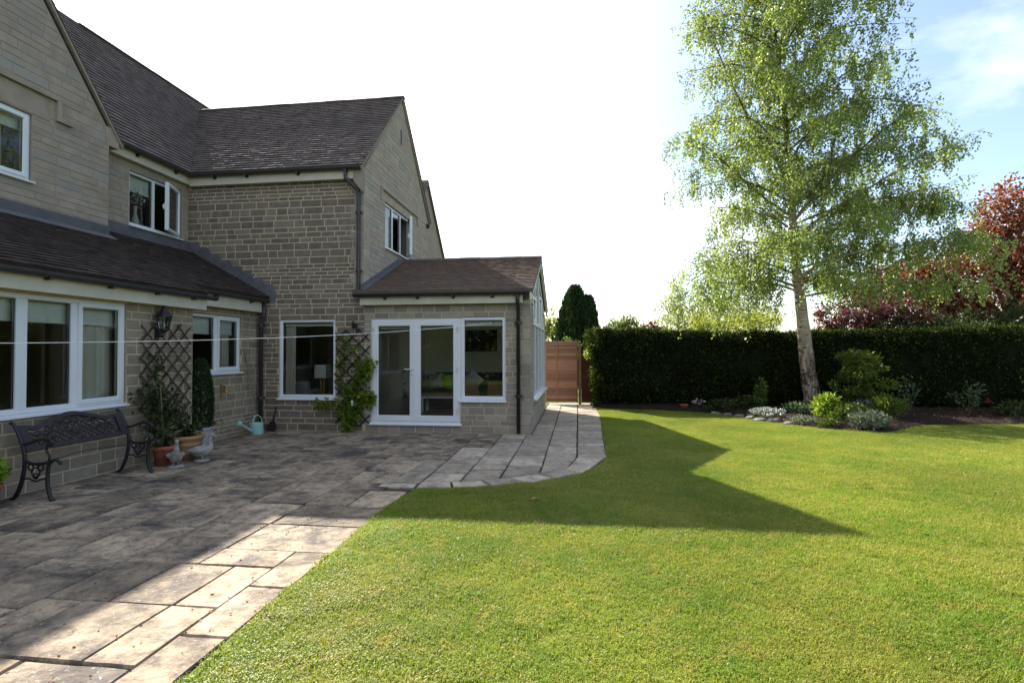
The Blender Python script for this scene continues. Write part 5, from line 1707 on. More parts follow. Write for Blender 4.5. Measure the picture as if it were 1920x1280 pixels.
# clipped conifer
t = root('potted_conifer', (P3[0], P3[1], .31), 'dark clipped cone-shaped conifer in the pale flared pot', 'conifer')
n = 5200
h = rng.random(n) ** .9; th = rng.uniform(0, 2 * PI, n)
rad = .178 * np.clip(1 - ((h - .32) / .70) ** 2, .02, 1) ** .6 * (.75 + .28 * rng.random(n))
P = np.stack([P3[0] + np.cos(th) * rad, P3[1] + np.sin(th) * rad, .33 + h * 1.10], 1)
D = np.stack([np.cos(th) * .5, np.sin(th) * .5, np.full(n, .9)], 1) + rng.normal(size=(n, 3)) * .3
quads_obj('foliage', leaf_quads(P, D, .055, .016), rng.random(n), 'leaf_conifer', t)
m = MB(); m.tube([(P3[0], P3[1], .31), (P3[0], P3[1], 1.2)], [.02, .008], 6); m.build('trunk', 'bark_dark', t)
t = root('yellow_flowers', (P3[0] + .08, P3[1] + .12, .31), 'small yellow flowers at the foot of the potted conifer', 'flowers')
P = np.array([P3[0] + .10, P3[1] + .10, .40]) + rng.normal(size=(40, 3)) * [.05, .07, .025]
quads_obj('blossom', leaf_quads(P, rng.normal(size=(40, 3)), .035, .03), rng.random(40), 'petal_yellow', t)
P = np.array([P3[0] + .10, P3[1] + .10, .355]) + rng.normal(size=(60, 3)) * [.06, .07, .02]
quads_obj('foliage', leaf_quads(P, rng.normal(size=(60, 3)) + [0, 0, 1], .05, .018), rng.random(60), 'leaf_dark', t)
bush('pelargonium', 'leafy bright green plant in the pot at the near end of the bench', 'plant', (P0[0], P0[1], .23), [(0, 0, .11, .16, .17, .13), (.03, .04, .18, .11, .12, .09)], 300, .085, .075, 'leaf_bright', 6)

# ------------------------------------------------------------------ hedge
HX0, HX1, HY = .42, 17.0, 14.42


def htop(x):
    return 2.10 + .05 * math.exp(-((x - .3) / 1.5) ** 2) - .09 * math.exp(-((x - 5.6) / 1.6) ** 2) + .03 * math.sin(x * 1.3) + .015 * math.sin(x * 4.1 + 1)


hedge = root('hedge', (6, 15.2, 0), 'long clipped dark evergreen hedge across the end of the lawn', 'hedge')
m = MB()
xs = np.linspace(HX0 + .12, HX1, 70)
cs = []
for x in xs:
    t_ = htop(x) - .07
    cs.append([(x, HY + .22, .0), (x, HY + .12 + random.uniform(-.02, .03), .5), (x, HY + .08 + random.uniform(-.03, .03), 1.2), (x, HY + .12, t_ - .08), (x, HY + .25, t_), (x, HY + 1.3, t_), (x, HY + 1.45, t_ - .1), (x, HY + 1.4, 0)])
vs = [q for c_ in cs for q in c_]
m.add(vs, [(i * 8 + k, (i + 1) * 8 + k, (i + 1) * 8 + k + 1, i * 8 + k + 1) for i in range(len(xs) - 1) for k in range(7)] + [tuple(range(8))], .2)
m.build('branches', 'hedge_core', hedge)
# sprays
nF, nT, nE = 34000, 22000, 3600
fxs = HX0 + (HX1 - HX0) * rng.random(nF) ** 1.15
tops = np.array([htop(x) for x in fxs])
fz = rng.random(nF) * tops
lump = .05 * np.sin(fxs * 3.1 + np.sin(fz * 2.3) * 1.5) + .04 * np.sin(fz * 5 + fxs * 1.7) + .03 * np.sin(fxs * 9.7 + fz * 7)
und = np.clip((.45 - fz) / .45, 0, 1) * .16 + np.clip((fz - tops + .12) / .12, 0, 1) * .05
PF = np.stack([fxs, HY + .05 + lump + und + rng.normal(size=nF) * .035, fz], 1)
DF = np.stack([rng.normal(size=nF) * .8, -np.abs(rng.normal(size=nF)) * .8, rng.normal(size=nF) * .6 + .35], 1)
txs = HX0 + (HX1 - HX0) * rng.random(nT) ** 1.1
PT = np.stack([txs, HY + .02 + rng.random(nT) * 1.45, np.array([htop(x) for x in txs]) - .05 + rng.normal(size=nT) * .022], 1)
DT = np.stack([rng.normal(size=nT) * .6, rng.normal(size=nT) * .6, np.abs(rng.normal(size=nT)) * .8 + .2], 1)
ez = rng.random(nE) * htop(HX0)
lean_ = -.16 * np.clip(ez / 2.1, 0, 1) ** 2 + .05 * np.sin(ez * 6)
PE = np.stack([HX0 + lean_ + rng.normal(size=nE) * .05 + .05, HY + rng.random(nE) * 1.4, ez], 1)
DE = np.stack([-np.abs(rng.normal(size=nE)), rng.normal(size=nE) * .6, rng.normal(size=nE) * .5 + .3], 1)
nS = 2600
sx_ = HX0 + (HX1 - HX0) * rng.random(nS)
sh = rng.integers(0, 140, nS); bx_ = HX0 + (HX1 - HX0) * rng.random(140)
PS = np.stack([bx_[sh] + rng.normal(size=nS) * .05, HY + .1 + (sh % 7) * .18 + rng.normal(size=nS) * .05, np.array([htop(x) for x in bx_])[sh] - .05 + np.abs(rng.normal(size=nS)) * .055], 1)
DS = np.stack([rng.normal(size=nS) * .4, rng.normal(size=nS) * .4, np.ones(nS)], 1)
P = np.concatenate([PF, PT, PE, PS]); D = np.concatenate([DF, DT, DE, DS])
quads_obj('foliage', leaf_quads(P, D, .085 * rng.uniform(.6, 1.3, len(P)), .034 * rng.uniform(.7, 1.3, len(P))), rng.random(len(P)), 'leaf_hedge', hedge)
# variegated spray leaning out at the hedge end
bush('ivy', 'pale green leafy ivy growing out of the hedge end above the dark fence panel', 'ivy', (.28, 14.7, 1.35), [(0, 0, .10, .13, .16, .20), (.08, -.1, .30, .10, .12, .12)], 190, .075, .06, 'leaf_bright', 3)

# ------------------------------------------------------------------ the birch
birch = root('birch_tree', (5.85, 13.9, 0), 'tall silver birch with a leaning white trunk and drooping fresh green leaves', 'tree')
TY = 13.9
tp = curve_pts([(5.88, TY, -.05), (5.80, TY, .35), (5.70, TY, 1.0), (5.63, TY, 1.8), (5.545, TY + .02, 2.85), (5.47, TY + .04, 3.6), (5.42, TY + .05, 4.5), (5.38, TY + .05, 5.3), (5.30, TY, 6.3), (5.20, TY - .05, 7.6), (5.08, TY, 9.0), (5.0, TY + .05, 10.5), (4.95, TY, 12.2)], 5)
tr = np.interp(np.linspace(0, 12, len(tp)), range(13), [.27, .205, .178, .158, .125, .112, .102, .09, .072, .055, .04, .026, .008])
trf = [r * (1 + .05 * math.sin(i * 1.7) + random.uniform(-.03, .03)) for i, r in enumerate(tr)]
m = MB(); m.tube(tp, trf, 18)
for (z, dx_, s_) in ((1.62, -.15, .06), (2.05, -.13, .07), (1.62, -.12, .05)):     # burrs and stubs of lost boughs
    q = Vector((5.63 + dx_, TY - .07, z)); m.tube([q + Vector((.08, .05, -.04)), q, q + Vector((-.03, -.02, .03))], [s_ * 1.2, s_, s_ * .4], 8)
m.build('trunk', 'bark_birch', birch, True)


def trunk_at(z):
    for a, b_ in zip(tp, tp[1:]):
        if a.z <= z <= b_.z: return a.lerp(b_, (z - a.z) / max(1e-6, b_.z - a.z))
    return tp[-1].copy()


def reach(az, z):
    rx = np.interp(z, [2.2, 3.5, 5, 6.2, 7.5, 9, 10.5, 12], [3.0, 3.9, 4.1, 3.7, 2.9, 2.9, 2.9, 1.6])
    lx_ = np.interp(z, [2.2, 3.5, 5, 6.2, 7.5, 9, 10.5, 12], [2.5, 2.6, 2.6, 2.7, 2.6, 2.4, 2.1, 1.2])
    c_ = math.cos(az)
    return (rx if c_ > 0 else lx_) * c_ * c_ + 2.7 * (1 - c_ * c_) * np.interp(z, [2, 5, 10, 12], [.95, 1, .8, .5])


limbs = [[(5.50, TY, 3.35), (6.15, TY - .1, 3.85), (7.05, TY - .2, 4.45), (7.9, TY - .1, 5.0), (8.7, TY, 5.25), (9.3, TY, 5.1)],
         [(5.50, TY, 3.25), (6.3, TY + .15, 3.47), (7.4, TY + .2, 3.52), (8.26, TY + .1, 3.95), (9.0, TY, 4.35), (9.5, TY, 4.3)],
         [(5.48, TY, 3.15), (4.8, TY - .1, 3.35), (4.13, TY - .1, 3.25), (3.4, TY, 3.3), (2.95, TY, 3.1)],
         [(5.39, TY, 5.2), (5.85, TY - .1, 5.6), (6.2, TY - .15, 6.05), (6.35, TY - .1, 6.8), (6.8, TY, 7.8), (7.4, TY, 8.8)],
         [(5.32, TY, 6.0), (4.7, TY, 6.8), (4.0, TY - .1, 8.2), (3.5, TY, 9.6), (3.2, TY, 10.4)],
         [(5.42, TY, 4.4), (6.2, TY - .3, 5.0), (7.2, TY - .4, 5.6), (8.2, TY - .3, 6.2), (9.2, TY - .1, 6.5)],
         [(5.44, TY, 4.0), (6.2, TY + .3, 4.5), (7.2, TY + .5, 5.0), (8.2, TY + .4, 5.5), (9.1, TY + .2, 5.6)],
         [(5.40, TY, 4.8), (6.0, TY - .2, 5.6), (6.9, TY - .4, 6.5), (7.8, TY - .3, 7.2), (8.4, TY, 7.4)],
         [(5.40, TY, 4.9), (4.7, TY + .1, 5.5), (3.9, TY + .1, 6.3), (3.2, TY, 6.9), (2.8, TY, 7.0)]]
rad0 = [.055, .055, .035, .055, .04, .045, .045, .045, .04]
k = 0
for z in np.concatenate([np.linspace(2.9, 7, 30), np.linspace(7.1, 11.6, 36)]):
    az = k * 2.39996 + random.uniform(-.3, .3); k += 1
    rr_ = reach(az, z + .6) * random.uniform(.84, 1.08)
    b0 = trunk_at(z)
    dv = Vector((math.cos(az), math.sin(az), 0))
    rise = random.uniform(.35, .75) * (1 if z > 4.5 else .5) * min(1, rr_ / 2)
    limbs.append([b0, b0 + dv * rr_ * .28 + Vector((0, 0, rise * .75)), b0 + dv * rr_ * .62 + Vector((random.uniform(-.15, .15), random.uniform(-.15, .15), rise * 1.15)), b0 + dv * rr_ + Vector((random.uniform(-.2, .2), random.uniform(-.2, .2), rise * .8))])
    rad0.append(.034 if z < 7 else .024)
mb_l, mb_t = MB(), MB()
LP, LD = [], []
for l, r0_ in zip(limbs, rad0):
    c_ = curve_pts(l, 5)
    n = len(c_)
    mb_l.tube(c_, list(np.linspace(r0_, .006, n)), 6)
    tot = sum((a - b_).length for a, b_ in zip(c_, c_[1:]))
    s = tot * .20
    while s < tot:
        t_ = s / tot * (n - 1); i = min(int(t_), n - 2); p0 = c_[i].lerp(c_[i + 1], t_ - i); dr = (c_[i + 1] - c_[i]).normalized()
        for rep in range((3 if p0.x > 6.2 and p0.z < 7.5 else random.choice((2, 2, 3)))):
            sd = Vector((random.gauss(0, 1), random.gauss(0, 1), random.gauss(.25, .5)))
            d2 = (dr * .7 + sd.normalized()).normalized()
            L2 = random.uniform(.35, .95)
            q = [p0, p0 + d2 * L2 * .5 + Vector((0, 0, .03)), p0 + d2 * L2 + Vector((0, 0, -.16 * L2))]
            mb_t.tube(q, [.007, .004, .002], 3, cap=False)
            u = .12
            while u < 1:
                a = q[0].lerp(q[1], u * 2) if u < .5 else q[1].lerp(q[2], u * 2 - 1)
                hl = random.uniform(.18, .62) * (1.45 if a.z < 4.8 and a.x < 5.3 else 1)
                sw = Vector((random.gauss(0, .28), random.gauss(0, .28), -1)).normalized()
                e = a + sw * hl
                if random.random() < .5: mb_t.tube([a, e], [.003, .0015], 3, cap=False)
                kk = max(3, int(hl / .028))
                tt = (np.arange(kk) + rng.random(kk)) / kk
                A_ = np.array(a); LP.append(A_ + (np.array(e) - A_) * tt[:, None] + rng.normal(size=(kk, 3)) * .028)
                LD.append(rng.normal(size=(kk, 3)) * .75 + [0, 0, -.75])
                u += random.uniform(.13, .24)
        s += random.uniform(.20, .32)
mb_l.build('limbs', 'bark_birch', birch, True, kind='stuff')
mb_t.build('twigs', 'bark_dark', birch, kind='stuff')
P = np.concatenate(LP); D = np.concatenate(LD)
print('birch leaves', len(P))
quads_obj('foliage', leaf_quads(P, D, 0.066 * rng.uniform(.65, 1.25, len(P)), .050 * rng.uniform(.7, 1.2, len(P))), rng.random(len(P)), 'leaf_birch', birch)


# ------------------------------------------------------------------ trees beyond the hedge
def bg_tree(name, label, c, trunk_h, lobes, n, L, Wd, mat, tr=.10, tmat='bark_dark', cat='tree', group=None, droop=0., sub=7):
    t = root(name, c, label, cat, group)
    m = MB()
    topz_ = max(l[2] for l in lobes)
    m.tube(curve_pts([(c[0], c[1], 0), (c[0] + random.uniform(-.1, .1), c[1], trunk_h * .5), (c[0] + random.uniform(-.15, .15), c[1], topz_)], 4), list(np.linspace(tr, tr * .25, 9)), 8)
    for l in lobes:
        e = Vector((c[0] + l[0], c[1] + l[1], l[2])); b0 = Vector((c[0], c[1], min(trunk_h, l[2] * .7)))
        m.tube([b0, b0.lerp(e, .55) + Vector((0, 0, .12)), e], [tr * .5, tr * .3, tr * .12], 5)
    m.build('trunk', tmat, t)
    Ps, Ds = [], []
    for l in lobes:
        k0 = int(n * (l[3] * l[5]) / sum(q[3] * q[5] for q in lobes))
        # sub-clumps spread over the lobe so the outline is broken
        cc, dd = ell(sub * 4, (c[0] + l[0], c[1] + l[1], l[2]), l[3:6], .5)
        for q, d_ in zip(cc, dd):
            k2 = max(4, k0 // (sub * 4))
            rr_ = np.array(l[3:6]) * random.uniform(.16, .38)
            P_ = q + rng.normal(size=(k2, 3)) * rr_ * .6
            Ps.append(P_); Ds.append(rng.normal(size=P_.shape) + d_ * .5 + [0, 0, .2 - droop])
    P = np.concatenate(Ps); D = np.concatenate(Ds)
    ok = P[:, 2] > .1
    P, D = P[ok], D[ok]
    quads_obj('foliage', leaf_quads(P, D, L * rng.uniform(.6, 1.3, len(P)), Wd * rng.uniform(.7, 1.2, len(P))), rng.random(len(P)), mat, t)
    return t


# conifer over the fence: upright sprays
t = root('conifer_tree', (.0, 24, 0), 'dark green twin-topped conifer beyond the fence', 'tree')
Ps, Ds = [], []
for (cx, cy, topz_, hw, n) in ((-.14, 24, 4.42, .80, 9000), (.46, 23.8, 3.95, .48, 5000), (-.55, 24.1, 3.2, .42, 2500)):
    h = rng.random(n); th = rng.uniform(0, 2 * PI, n)
    pr = np.clip(1 - ((h - .28) / .735) ** 2, .0, 1) ** .62
    rad = hw * pr * (.78 + .24 * rng.random(n)) * (1 + .14 * np.sin(th * 5 + h * 6))
    Ps.append(np.stack([cx + np.cos(th) * rad, cy + np.sin(th) * rad, h * topz_], 1))
    Ds.append(np.stack([np.cos(th) * .35, np.sin(th) * .35, np.full(n, 1.)], 1) + rng.normal(size=(n, 3)) * .25)
P = np.concatenate(Ps); D = np.concatenate(Ds)
quads_obj('foliage', leaf_quads(P, D, .24 * rng.uniform(.6, 1.2, len(P)), .085), rng.random(len(P)), 'leaf_conifer', t)
m = MB(); m.tube([(0, 24, 0), (-.14, 24, 3.9)], [.15, .04], 8); m.tube([(.2, 23.9, 0), (.46, 23.8, 3.4)], [.10, .03], 8)
for z in np.linspace(.3, 3.6, 24):
    a = z * 9; m.tube([(-.1, 24, z), (-.1 + math.cos(a) * .45, 24 + math.sin(a) * .45, z + .3)], [.03, .01], 5)
m.build('trunk', 'bark_dark', t)

bg_tree('fruit_tree', 'small pale green open tree on the skyline right of the conifer', (2.5, 30, 0), 2.2, [(-.3, 0, 2.9, .7, .7, .45), (.35, 0, 3.2, .55, .6, .40), (.85, 0, 2.75, .35, .4, .30)], 1500, .15, .09, 'leaf_mid', .06)
bg_tree('thin_birch', 'slim sparse young birch beyond the hedge, leftmost of the three', (4.25, 22.5, 0), 3, [(-.1, 0, 4.3, .45, .5, .85), (-.35, 0, 3.1, .75, .7, .8), (.3, 0, 3.0, .7, .7, .8)], 4200, .080, .058, 'leaf_birch_far', .05, 'bark_pale', group='young birches beyond the hedge', sub=12)
bg_tree('thin_birch', 'pale-stemmed young birch behind the low left boughs of the big birch, second beyond the hedge', (5.9, 23, 0), 3, [(0, 0, 4.6, .6, .5, .9), (-.3, 0, 3.2, .8, .7, .9), (.4, 0, 3.1, .7, .7, .9)], 4200, .080, .058, 'leaf_birch_far', .07, 'bark_pale', group='young birches beyond the hedge', sub=12)
bg_tree('thin_birch', 'young birch nearest the white trunk, third of those beyond the hedge', (7.4, 23, 0), 3, [(0, 0, 4.3, .6, .5, .9), (-.4, 0, 3.0, .8, .7, .9), (.4, 0, 3.0, .7, .7, .9)], 4200, .080, .058, 'leaf_birch_far', .06, 'bark_pale', group='young birches beyond the hedge', sub=12)
bg_tree('garden_shrub', 'yellow-green shrub showing above the hedge left of the big birch trunk', (4.9, 19.5, 0), 1.4, [(-.9, 0, 2.2, .9, .8, .75), (.4, 0, 2.3, 1.0, .8, .75), (1.5, .3, 2.3, .9, .8, .7)], 3800, .10, .07, 'leaf_yellow', .05, cat='shrub')
bg_tree('pink_cherry', 'small dusky pink-leafed tree on the skyline left of the young birches', (4.35, 32, 0), 2, [(0, 0, 2.9, .55, .5, .45), (.6, 0, 2.7, .5, .5, .4)], 700, .14, .10, 'leaf_purple', .05)
bg_tree('purple_plum', 'dark purple-leafed shrub above the hedge just right of the big birch trunk', (8.8, 18.6, 0), 1.4, [(-.55, 0, 2.55, .65, .7, .60), (.35, 0, 2.85, .75, .7, .55), (.9, .2, 2.4, .6, .7, .55), (-.1, -.1, 2.0, .9, .6, .5), (1.7, .3, 2.9, .8, .7, .65), (2.4, .3, 2.5, .7, .7, .6)], 9000, .095, .06, 'leaf_purple', .06, cat='shrub')
bg_tree('mixed_shrub', 'dark green shrub above the hedge between the purple shrub and the copper tree', (11.0, 18.8, 0), 1.6, [(-1.0, 0, 2.2, .8, .7, .6), (.2, 0, 2.3, 1.0, .8, .65), (1.3, 0, 2.2, .9, .8, .6)], 4500, .10, .065, 'leaf_dark', .08, cat='shrub')
bg_tree('copper_tree', 'tall coppery red-leafed tree at the right edge beyond the hedge', (15.9, 21.5, 0), 2.6, [(-.1, 0, 6.6, .95, 1.0, 1.25), (-1.0, 0, 5.3, 1.2, 1.1, 1.1), (.9, 0, 5.6, 1.2, 1.1, 1.2), (-2.1, 0, 4.2, 1.2, 1.1, 1.0), (0, -.3, 4.4, 1.6, 1.2, 1.2), (1.8, 0, 4.6, 1.2, 1.1, 1.2), (-1.6, 0, 3.1, 1.2, 1.1, .9), (1.2, 0, 3.2, 1.5, 1.1, 1.0), (-2.6, 0, 3.3, 1.3, 1.0, .9), (-3.4, 0, 4.3, 1.2, 1.1, .9), (-4.4, .3, 3.6, 1.2, 1.0, .9)], 25000, .15, .09, 'leaf_copper', .22, sub=14)
bg_tree('green_maple', 'olive green tree behind the copper tree at the far right', (19.0, 24, 0), 3, [(-.6, 0, 6.3, 1.3, 1.3, 1.3), (.9, 0, 5.4, 1.6, 1.3, 1.4), (-.3, 0, 4.0, 1.8, 1.3, 1.4)], 6000, .15, .10, 'leaf_mid', .2)
bg_tree('laurel', 'glossy dark laurel under the copper tree at the right edge, above the hedge', (14.6, 19.6, 0), 1.2, [(-1.2, 0, 2.3, 1.0, .8, .7), (.3, 0, 2.5, 1.1, .8, .8), (1.8, 0, 2.4, 1.1, .8, .8)], 4200, .13, .06, 'leaf_dark', .08, cat='shrub')
bg_tree('distant_tree', 'pale distant tree between the garden room and the dark conifer', (-2.2, 45, 0), 3, [(0, 0, 3.7, 1.1, 1.2, 1.3), (-1.2, 0, 3.0, 1.3, 1.2, 1.1), (1.0, 0, 2.8, 1.0, 1.0, 1.0)], 2600, .26, .18, 'leaf_birch_far', .14)
bg_tree('low_shrub', 'green shrub showing over the fence below the conifer', (-.9, 21, 0), 1, [(-.3, 0, 1.5, .6, .5, .6), (.5, 0, 1.6, .5, .5, .55)], 1400, .10, .07, 'leaf_mid', .04, cat='shrub')
# far woods along the skyline
Ps = []
for i in range(60):
    x = random.uniform(-60, 150); y = random.uniform(95, 130); h = random.uniform(3, 5.0)
    p_, d_ = ell(260, (x, y, h * .5), (random.uniform(3, 6), 2, h * .55)); Ps.append(p_)
P = np.concatenate(Ps)
tag(quads_obj('far_woods', leaf_quads(P, rng.normal(size=P.shape), .9, .7), rng.random(len(P)), 'leaf_mid'), kind='stuff')

# made-up hedge behind the viewpoint, out of view, added to darken the pane reflections
t = root('added_dark_hedge', (0, -10, 0), 'unseen tall dark hedge behind the viewpoint, added to darken the door pane reflections', 'hedge')
n = 26000
P = np.stack([rng.uniform(-16, 18, n), -10 + rng.normal(size=n) * .35, rng.random(n) ** .8 * 4.6], 1)
P[:, 2] *= 1 + .22 * np.sin(P[:, 0] * .9) * np.sin(P[:, 0] * .37 + 1)
quads_obj('foliage', leaf_quads(P, rng.normal(size=P.shape) + [0, .6, .3], .34, .20), rng.random(n), 'leaf_dark', t)
m = MB(); m.box(-16, 18, -10.5, -10.2, 0, 3.4); m.build('branches', 'hedge_core', t)

# ------------------------------------------------------------------ the flower bed
GP = 'plants in the bed round the birch'
ac = []
for i in range(34):
    t_ = (i + random.random()) / 34
    z_ = .22 + 1.22 * t_ + random.uniform(-.08, .08)
    w_ = .52 * math.sin(PI * min(.94, .18 + .62 * t_)) * random.uniform(.25, 1.18)
    a_ = i * 2.39996 + random.uniform(-.8, .8)
    k_ = random.uniform(.11, .27)
    ac.append((math.cos(a_) * w_ + .05, math.sin(a_) * w_ * .8, z_, k_, k_ * .9, random.uniform(.05, .15)))
bush('acer', 'layered green acer shrub in front of the hedge right of the birch trunk', 'shrub', (6.50, 13.25, .08), ac, 3600, .085, .036, 'leaf_acer', 12, 'bark_dark', up=-.35)
bush('peony', 'fresh green leafy peony at the right foot of the birch trunk', 'plant', (5.42, 12.35, .06), [(0, 0, .24, .28, .26, .22), (.05, 0, .38, .20, .20, .14)], 620, .13, .045, 'leaf_bright', 8, group=GP)
bush('hellebore', 'silvery variegated mound at the front edge of the bed', 'plant', (5.62, 11.05, .04), [(0, 0, .15, .36, .28, .16), (-.15, -.05, .14, .2, .2, .14), (.2, .05, .16, .22, .2, .15)], 900, .085, .040, 'leaf_silver', 6, group=GP)
bush('lavender', 'spiky green lavender clump at the right end of the bed', 'plant', (6.78, 12.45, .06), [(0, 0, .22, .34, .30, .22), (-.1, 0, .30, .22, .22, .20)], 1000, .12, .022, 'leaf_mid', 6, up=.9, group=GP, spread=.35)
bush('geranium', 'low mid-green leafy plant between the peony and the silvery mound', 'plant', (5.75, 11.95, .05), [(0, 0, .18, .34, .3, .18), (-.25, -.1, .12, .2, .2, .12)], 700, .085, .06, 'leaf_mid', 5, group=GP)
bush('thyme', 'low cream-flecked ground-hugging plant on the lawn edge left of the tree', 'plant', (4.62, 11.62, .03), [(0, 0, .07, .24, .20, .10), (.18, -.05, .07, .18, .16, .08)], 520, .045, .030, 'leaf_silver', 4, group=GP)
bush('saxifrage', 'small green cushion plant at the edge of the bed below the peony', 'plant', (4.95, 11.22, .03), [(0, 0, .07, .22, .18, .09)], 420, .05, .03, 'leaf_mid', 4, group=GP)
bush('candytuft', 'mound of small white flowers on the rocks left of the birch', 'flowers', (4.12, 12.3, .05), [(0, 0, .12, .30, .22, .12), (.2, 0, .11, .2, .18, .10)], 380, .04, .02, 'leaf_blue', 4)
t = [o for o in bpy.data.objects if o.name.startswith('candytuft')][0]
P, D = ell(330, (4.17, 12.28, .20), (.38, .24, .07), .8); quads_obj('blossom', leaf_quads(P, D + [0, 0, .5], .045, .038), rng.random(330), 'petal_white', t)
bush('catmint', 'soft blue-green mound beside the left foot of the birch', 'plant', (5.0, 12.85, .06), [(0, 0, .15, .34, .28, .16)], 700, .06, .03, 'leaf_blue', 5, group=GP)
bush('fern', 'clump of fresh fern-like leaves at the left end of the bed', 'plant', (3.55, 13.55, .05), [(0, 0, .14, .30, .22, .15), (-.25, 0, .1, .2, .2, .12)], 520, .12, .030, 'leaf_dark', 5, group=GP)
bush('leafy_mound', 'rounded dull green mound against the hedge left of the birch', 'plant', (4.15, 13.6, .06), [(0, 0, .2, .38, .25, .20)], 700, .07, .05, 'leaf_dark', 5, group=GP)
bush('foxglove', 'upright stalk of broad leaves against the hedge left of the birch', 'plant', (4.55, 13.85, .06), [(0, 0, .42, .14, .14, .36)], 190, .12, .06, 'leaf_mid', 3, up=.6, group=GP)
bush('bluebells', 'clump with small violet flowers below the acer', 'flowers', (6.3, 12.65, .05), [(0, 0, .18, .30, .28, .18)], 460, .12, .02, 'leaf_dark', 4, up=.8)
t = [o for o in bpy.data.objects if o.name.startswith('bluebells')][0]
P, D = ell(90, (6.3, 12.62, .36), (.30, .22, .10), .5); quads_obj('blossom', leaf_quads(P, D, .035, .03), rng.random(90), 'petal_violet', t)
def rose(label, c, h, n, mat='leaf_blue', red=False):
    t = root('rose_bush', c, label, 'rose bush', 'rose bushes by the hedge')
    m = MB(); Ps = []
    for i in range(5):
        e = Vector(c) + Vector((random.uniform(-.4, .4), random.uniform(-.2, .2), random.uniform(.6, 1) * h)); c_ = curve_pts([c, Vector(c).lerp(e, .5) + Vector((0, 0, .1)), e], 6); m.tube(c_, .007, 5)
        k2 = n // 5; idx = rng.integers(3, len(c_), k2); Ps.append(np.array([list(c_[j]) for j in idx]) + rng.normal(size=(k2, 3)) * .07)
    m.build('stem', 'stem_green', t)
    P = np.concatenate(Ps); quads_obj('foliage', leaf_quads(P, rng.normal(size=P.shape), .07, .045), rng.random(len(P)), mat, t)
    if red:
        P = np.array(c) + [.35, -.1, .30] + rng.normal(size=(14, 3)) * .03; quads_obj('blossom', leaf_quads(P, rng.normal(size=(14, 3)), .04, .03), rng.random(14), 'petal_red', t)
rose('sparse rose bush with a red shoot in the shade right of the bed', (9.0, 13.4, .08), .75, 150, red=True)
rose('thin upright rose bush against the hedge just right of the acer', (7.9, 13.7, .08), .85, 120)
rose('sparse rose bush at the far right end by the hedge', (10.35, 13.3, .08), .85, 150)
bush('ground_foliage', 'low dark leafy clump at the right end of the hedge foot', 'plant', (9.8, 13.0, .08), [(0, 0, .16, .5, .3, .18)], 420, .10, .05, 'leaf_dark', 4)
# rocks edging the left of the bed
ic = [(-.5257, 0, .8507), (.5257, 0, .8507), (-.5257, 0, -.8507), (.5257, 0, -.8507), (0, .8507, .5257), (0, .8507, -.5257), (0, -.8507, .5257), (0, -.8507, -.5257), (.8507, .5257, 0), (-.8507, .5257, 0), (.8507, -.5257, 0), (-.8507, -.5257, 0)]
icf = [(0, 1, 4), (0, 4, 9), (9, 4, 5), (4, 8, 5), (4, 1, 8), (8, 1, 10), (8, 10, 3), (5, 8, 3), (5, 3, 2), (2, 3, 7), (7, 3, 10), (7, 10, 6), (7, 6, 11), (11, 6, 0), (0, 6, 1), (6, 10, 1), (9, 11, 0), (9, 2, 11), (9, 5, 2), (7, 11, 2)]
spots = [(3.30, 13.25, .10), (3.52, 13.0, .09), (3.70, 12.72, .12), (3.86, 12.45, .10), (3.98, 12.12, .13), (4.2, 11.95, .14), (4.38, 11.62, .11), (4.42, 12.0, .10), (3.95, 12.85, .09), (4.6, 12.15, .12)]
NTH = ['first', 'second', 'third', 'fourth', 'fifth', 'sixth', 'seventh', 'eighth', 'ninth', 'tenth']
spots.sort(key=lambda q: (Vector((q[0], q[1], 0)) - EYE).dot(RT) / (Vector((q[0], q[1], 0)) - EYE).dot(FW))
for i, (x, y, s_) in enumerate(spots):
    m = MB(); m.add([(x + a * s_ * random.uniform(1.0, 1.5), y + c_ * s_ * random.uniform(.8, 1.2), .03 + q * s_ * random.uniform(.5, .75)) for a, c_, q in ic], icf)
    tag(m.build('rock', 'rock'), 'weathered grey rock edging the bed left of the birch, ' + NTH[i] + ' from the left', 'rock', 'rocks edging the bed')
# by the hedge foot
m = MB(); m.lathe([(.0, 0), (.08, 0), (.10, .12), (.115, .13), (.11, .15), (.09, .14)], (2.72, 14.08, .02), 18); tag(m.build('broken_pot', 'terracotta_red', None, True), 'small terracotta pot half hidden at the foot of the hedge', 'plant pot')
bush('white_primrose', 'pale flowers in the shade at the hedge foot beside the small pot', 'flowers', (3.05, 14.0, .02), [(0, 0, .16, .16, .14, .10)], 130, .05, .04, 'leaf_dark', 3)
t = [o for o in bpy.data.objects if o.name.startswith('white_primrose')][0]
P, D = ell(60, (3.05, 13.95, .25), (.15, .10, .06), .5); quads_obj('blossom', leaf_quads(P, D, .05, .045), rng.random(60), 'petal_pink', t)
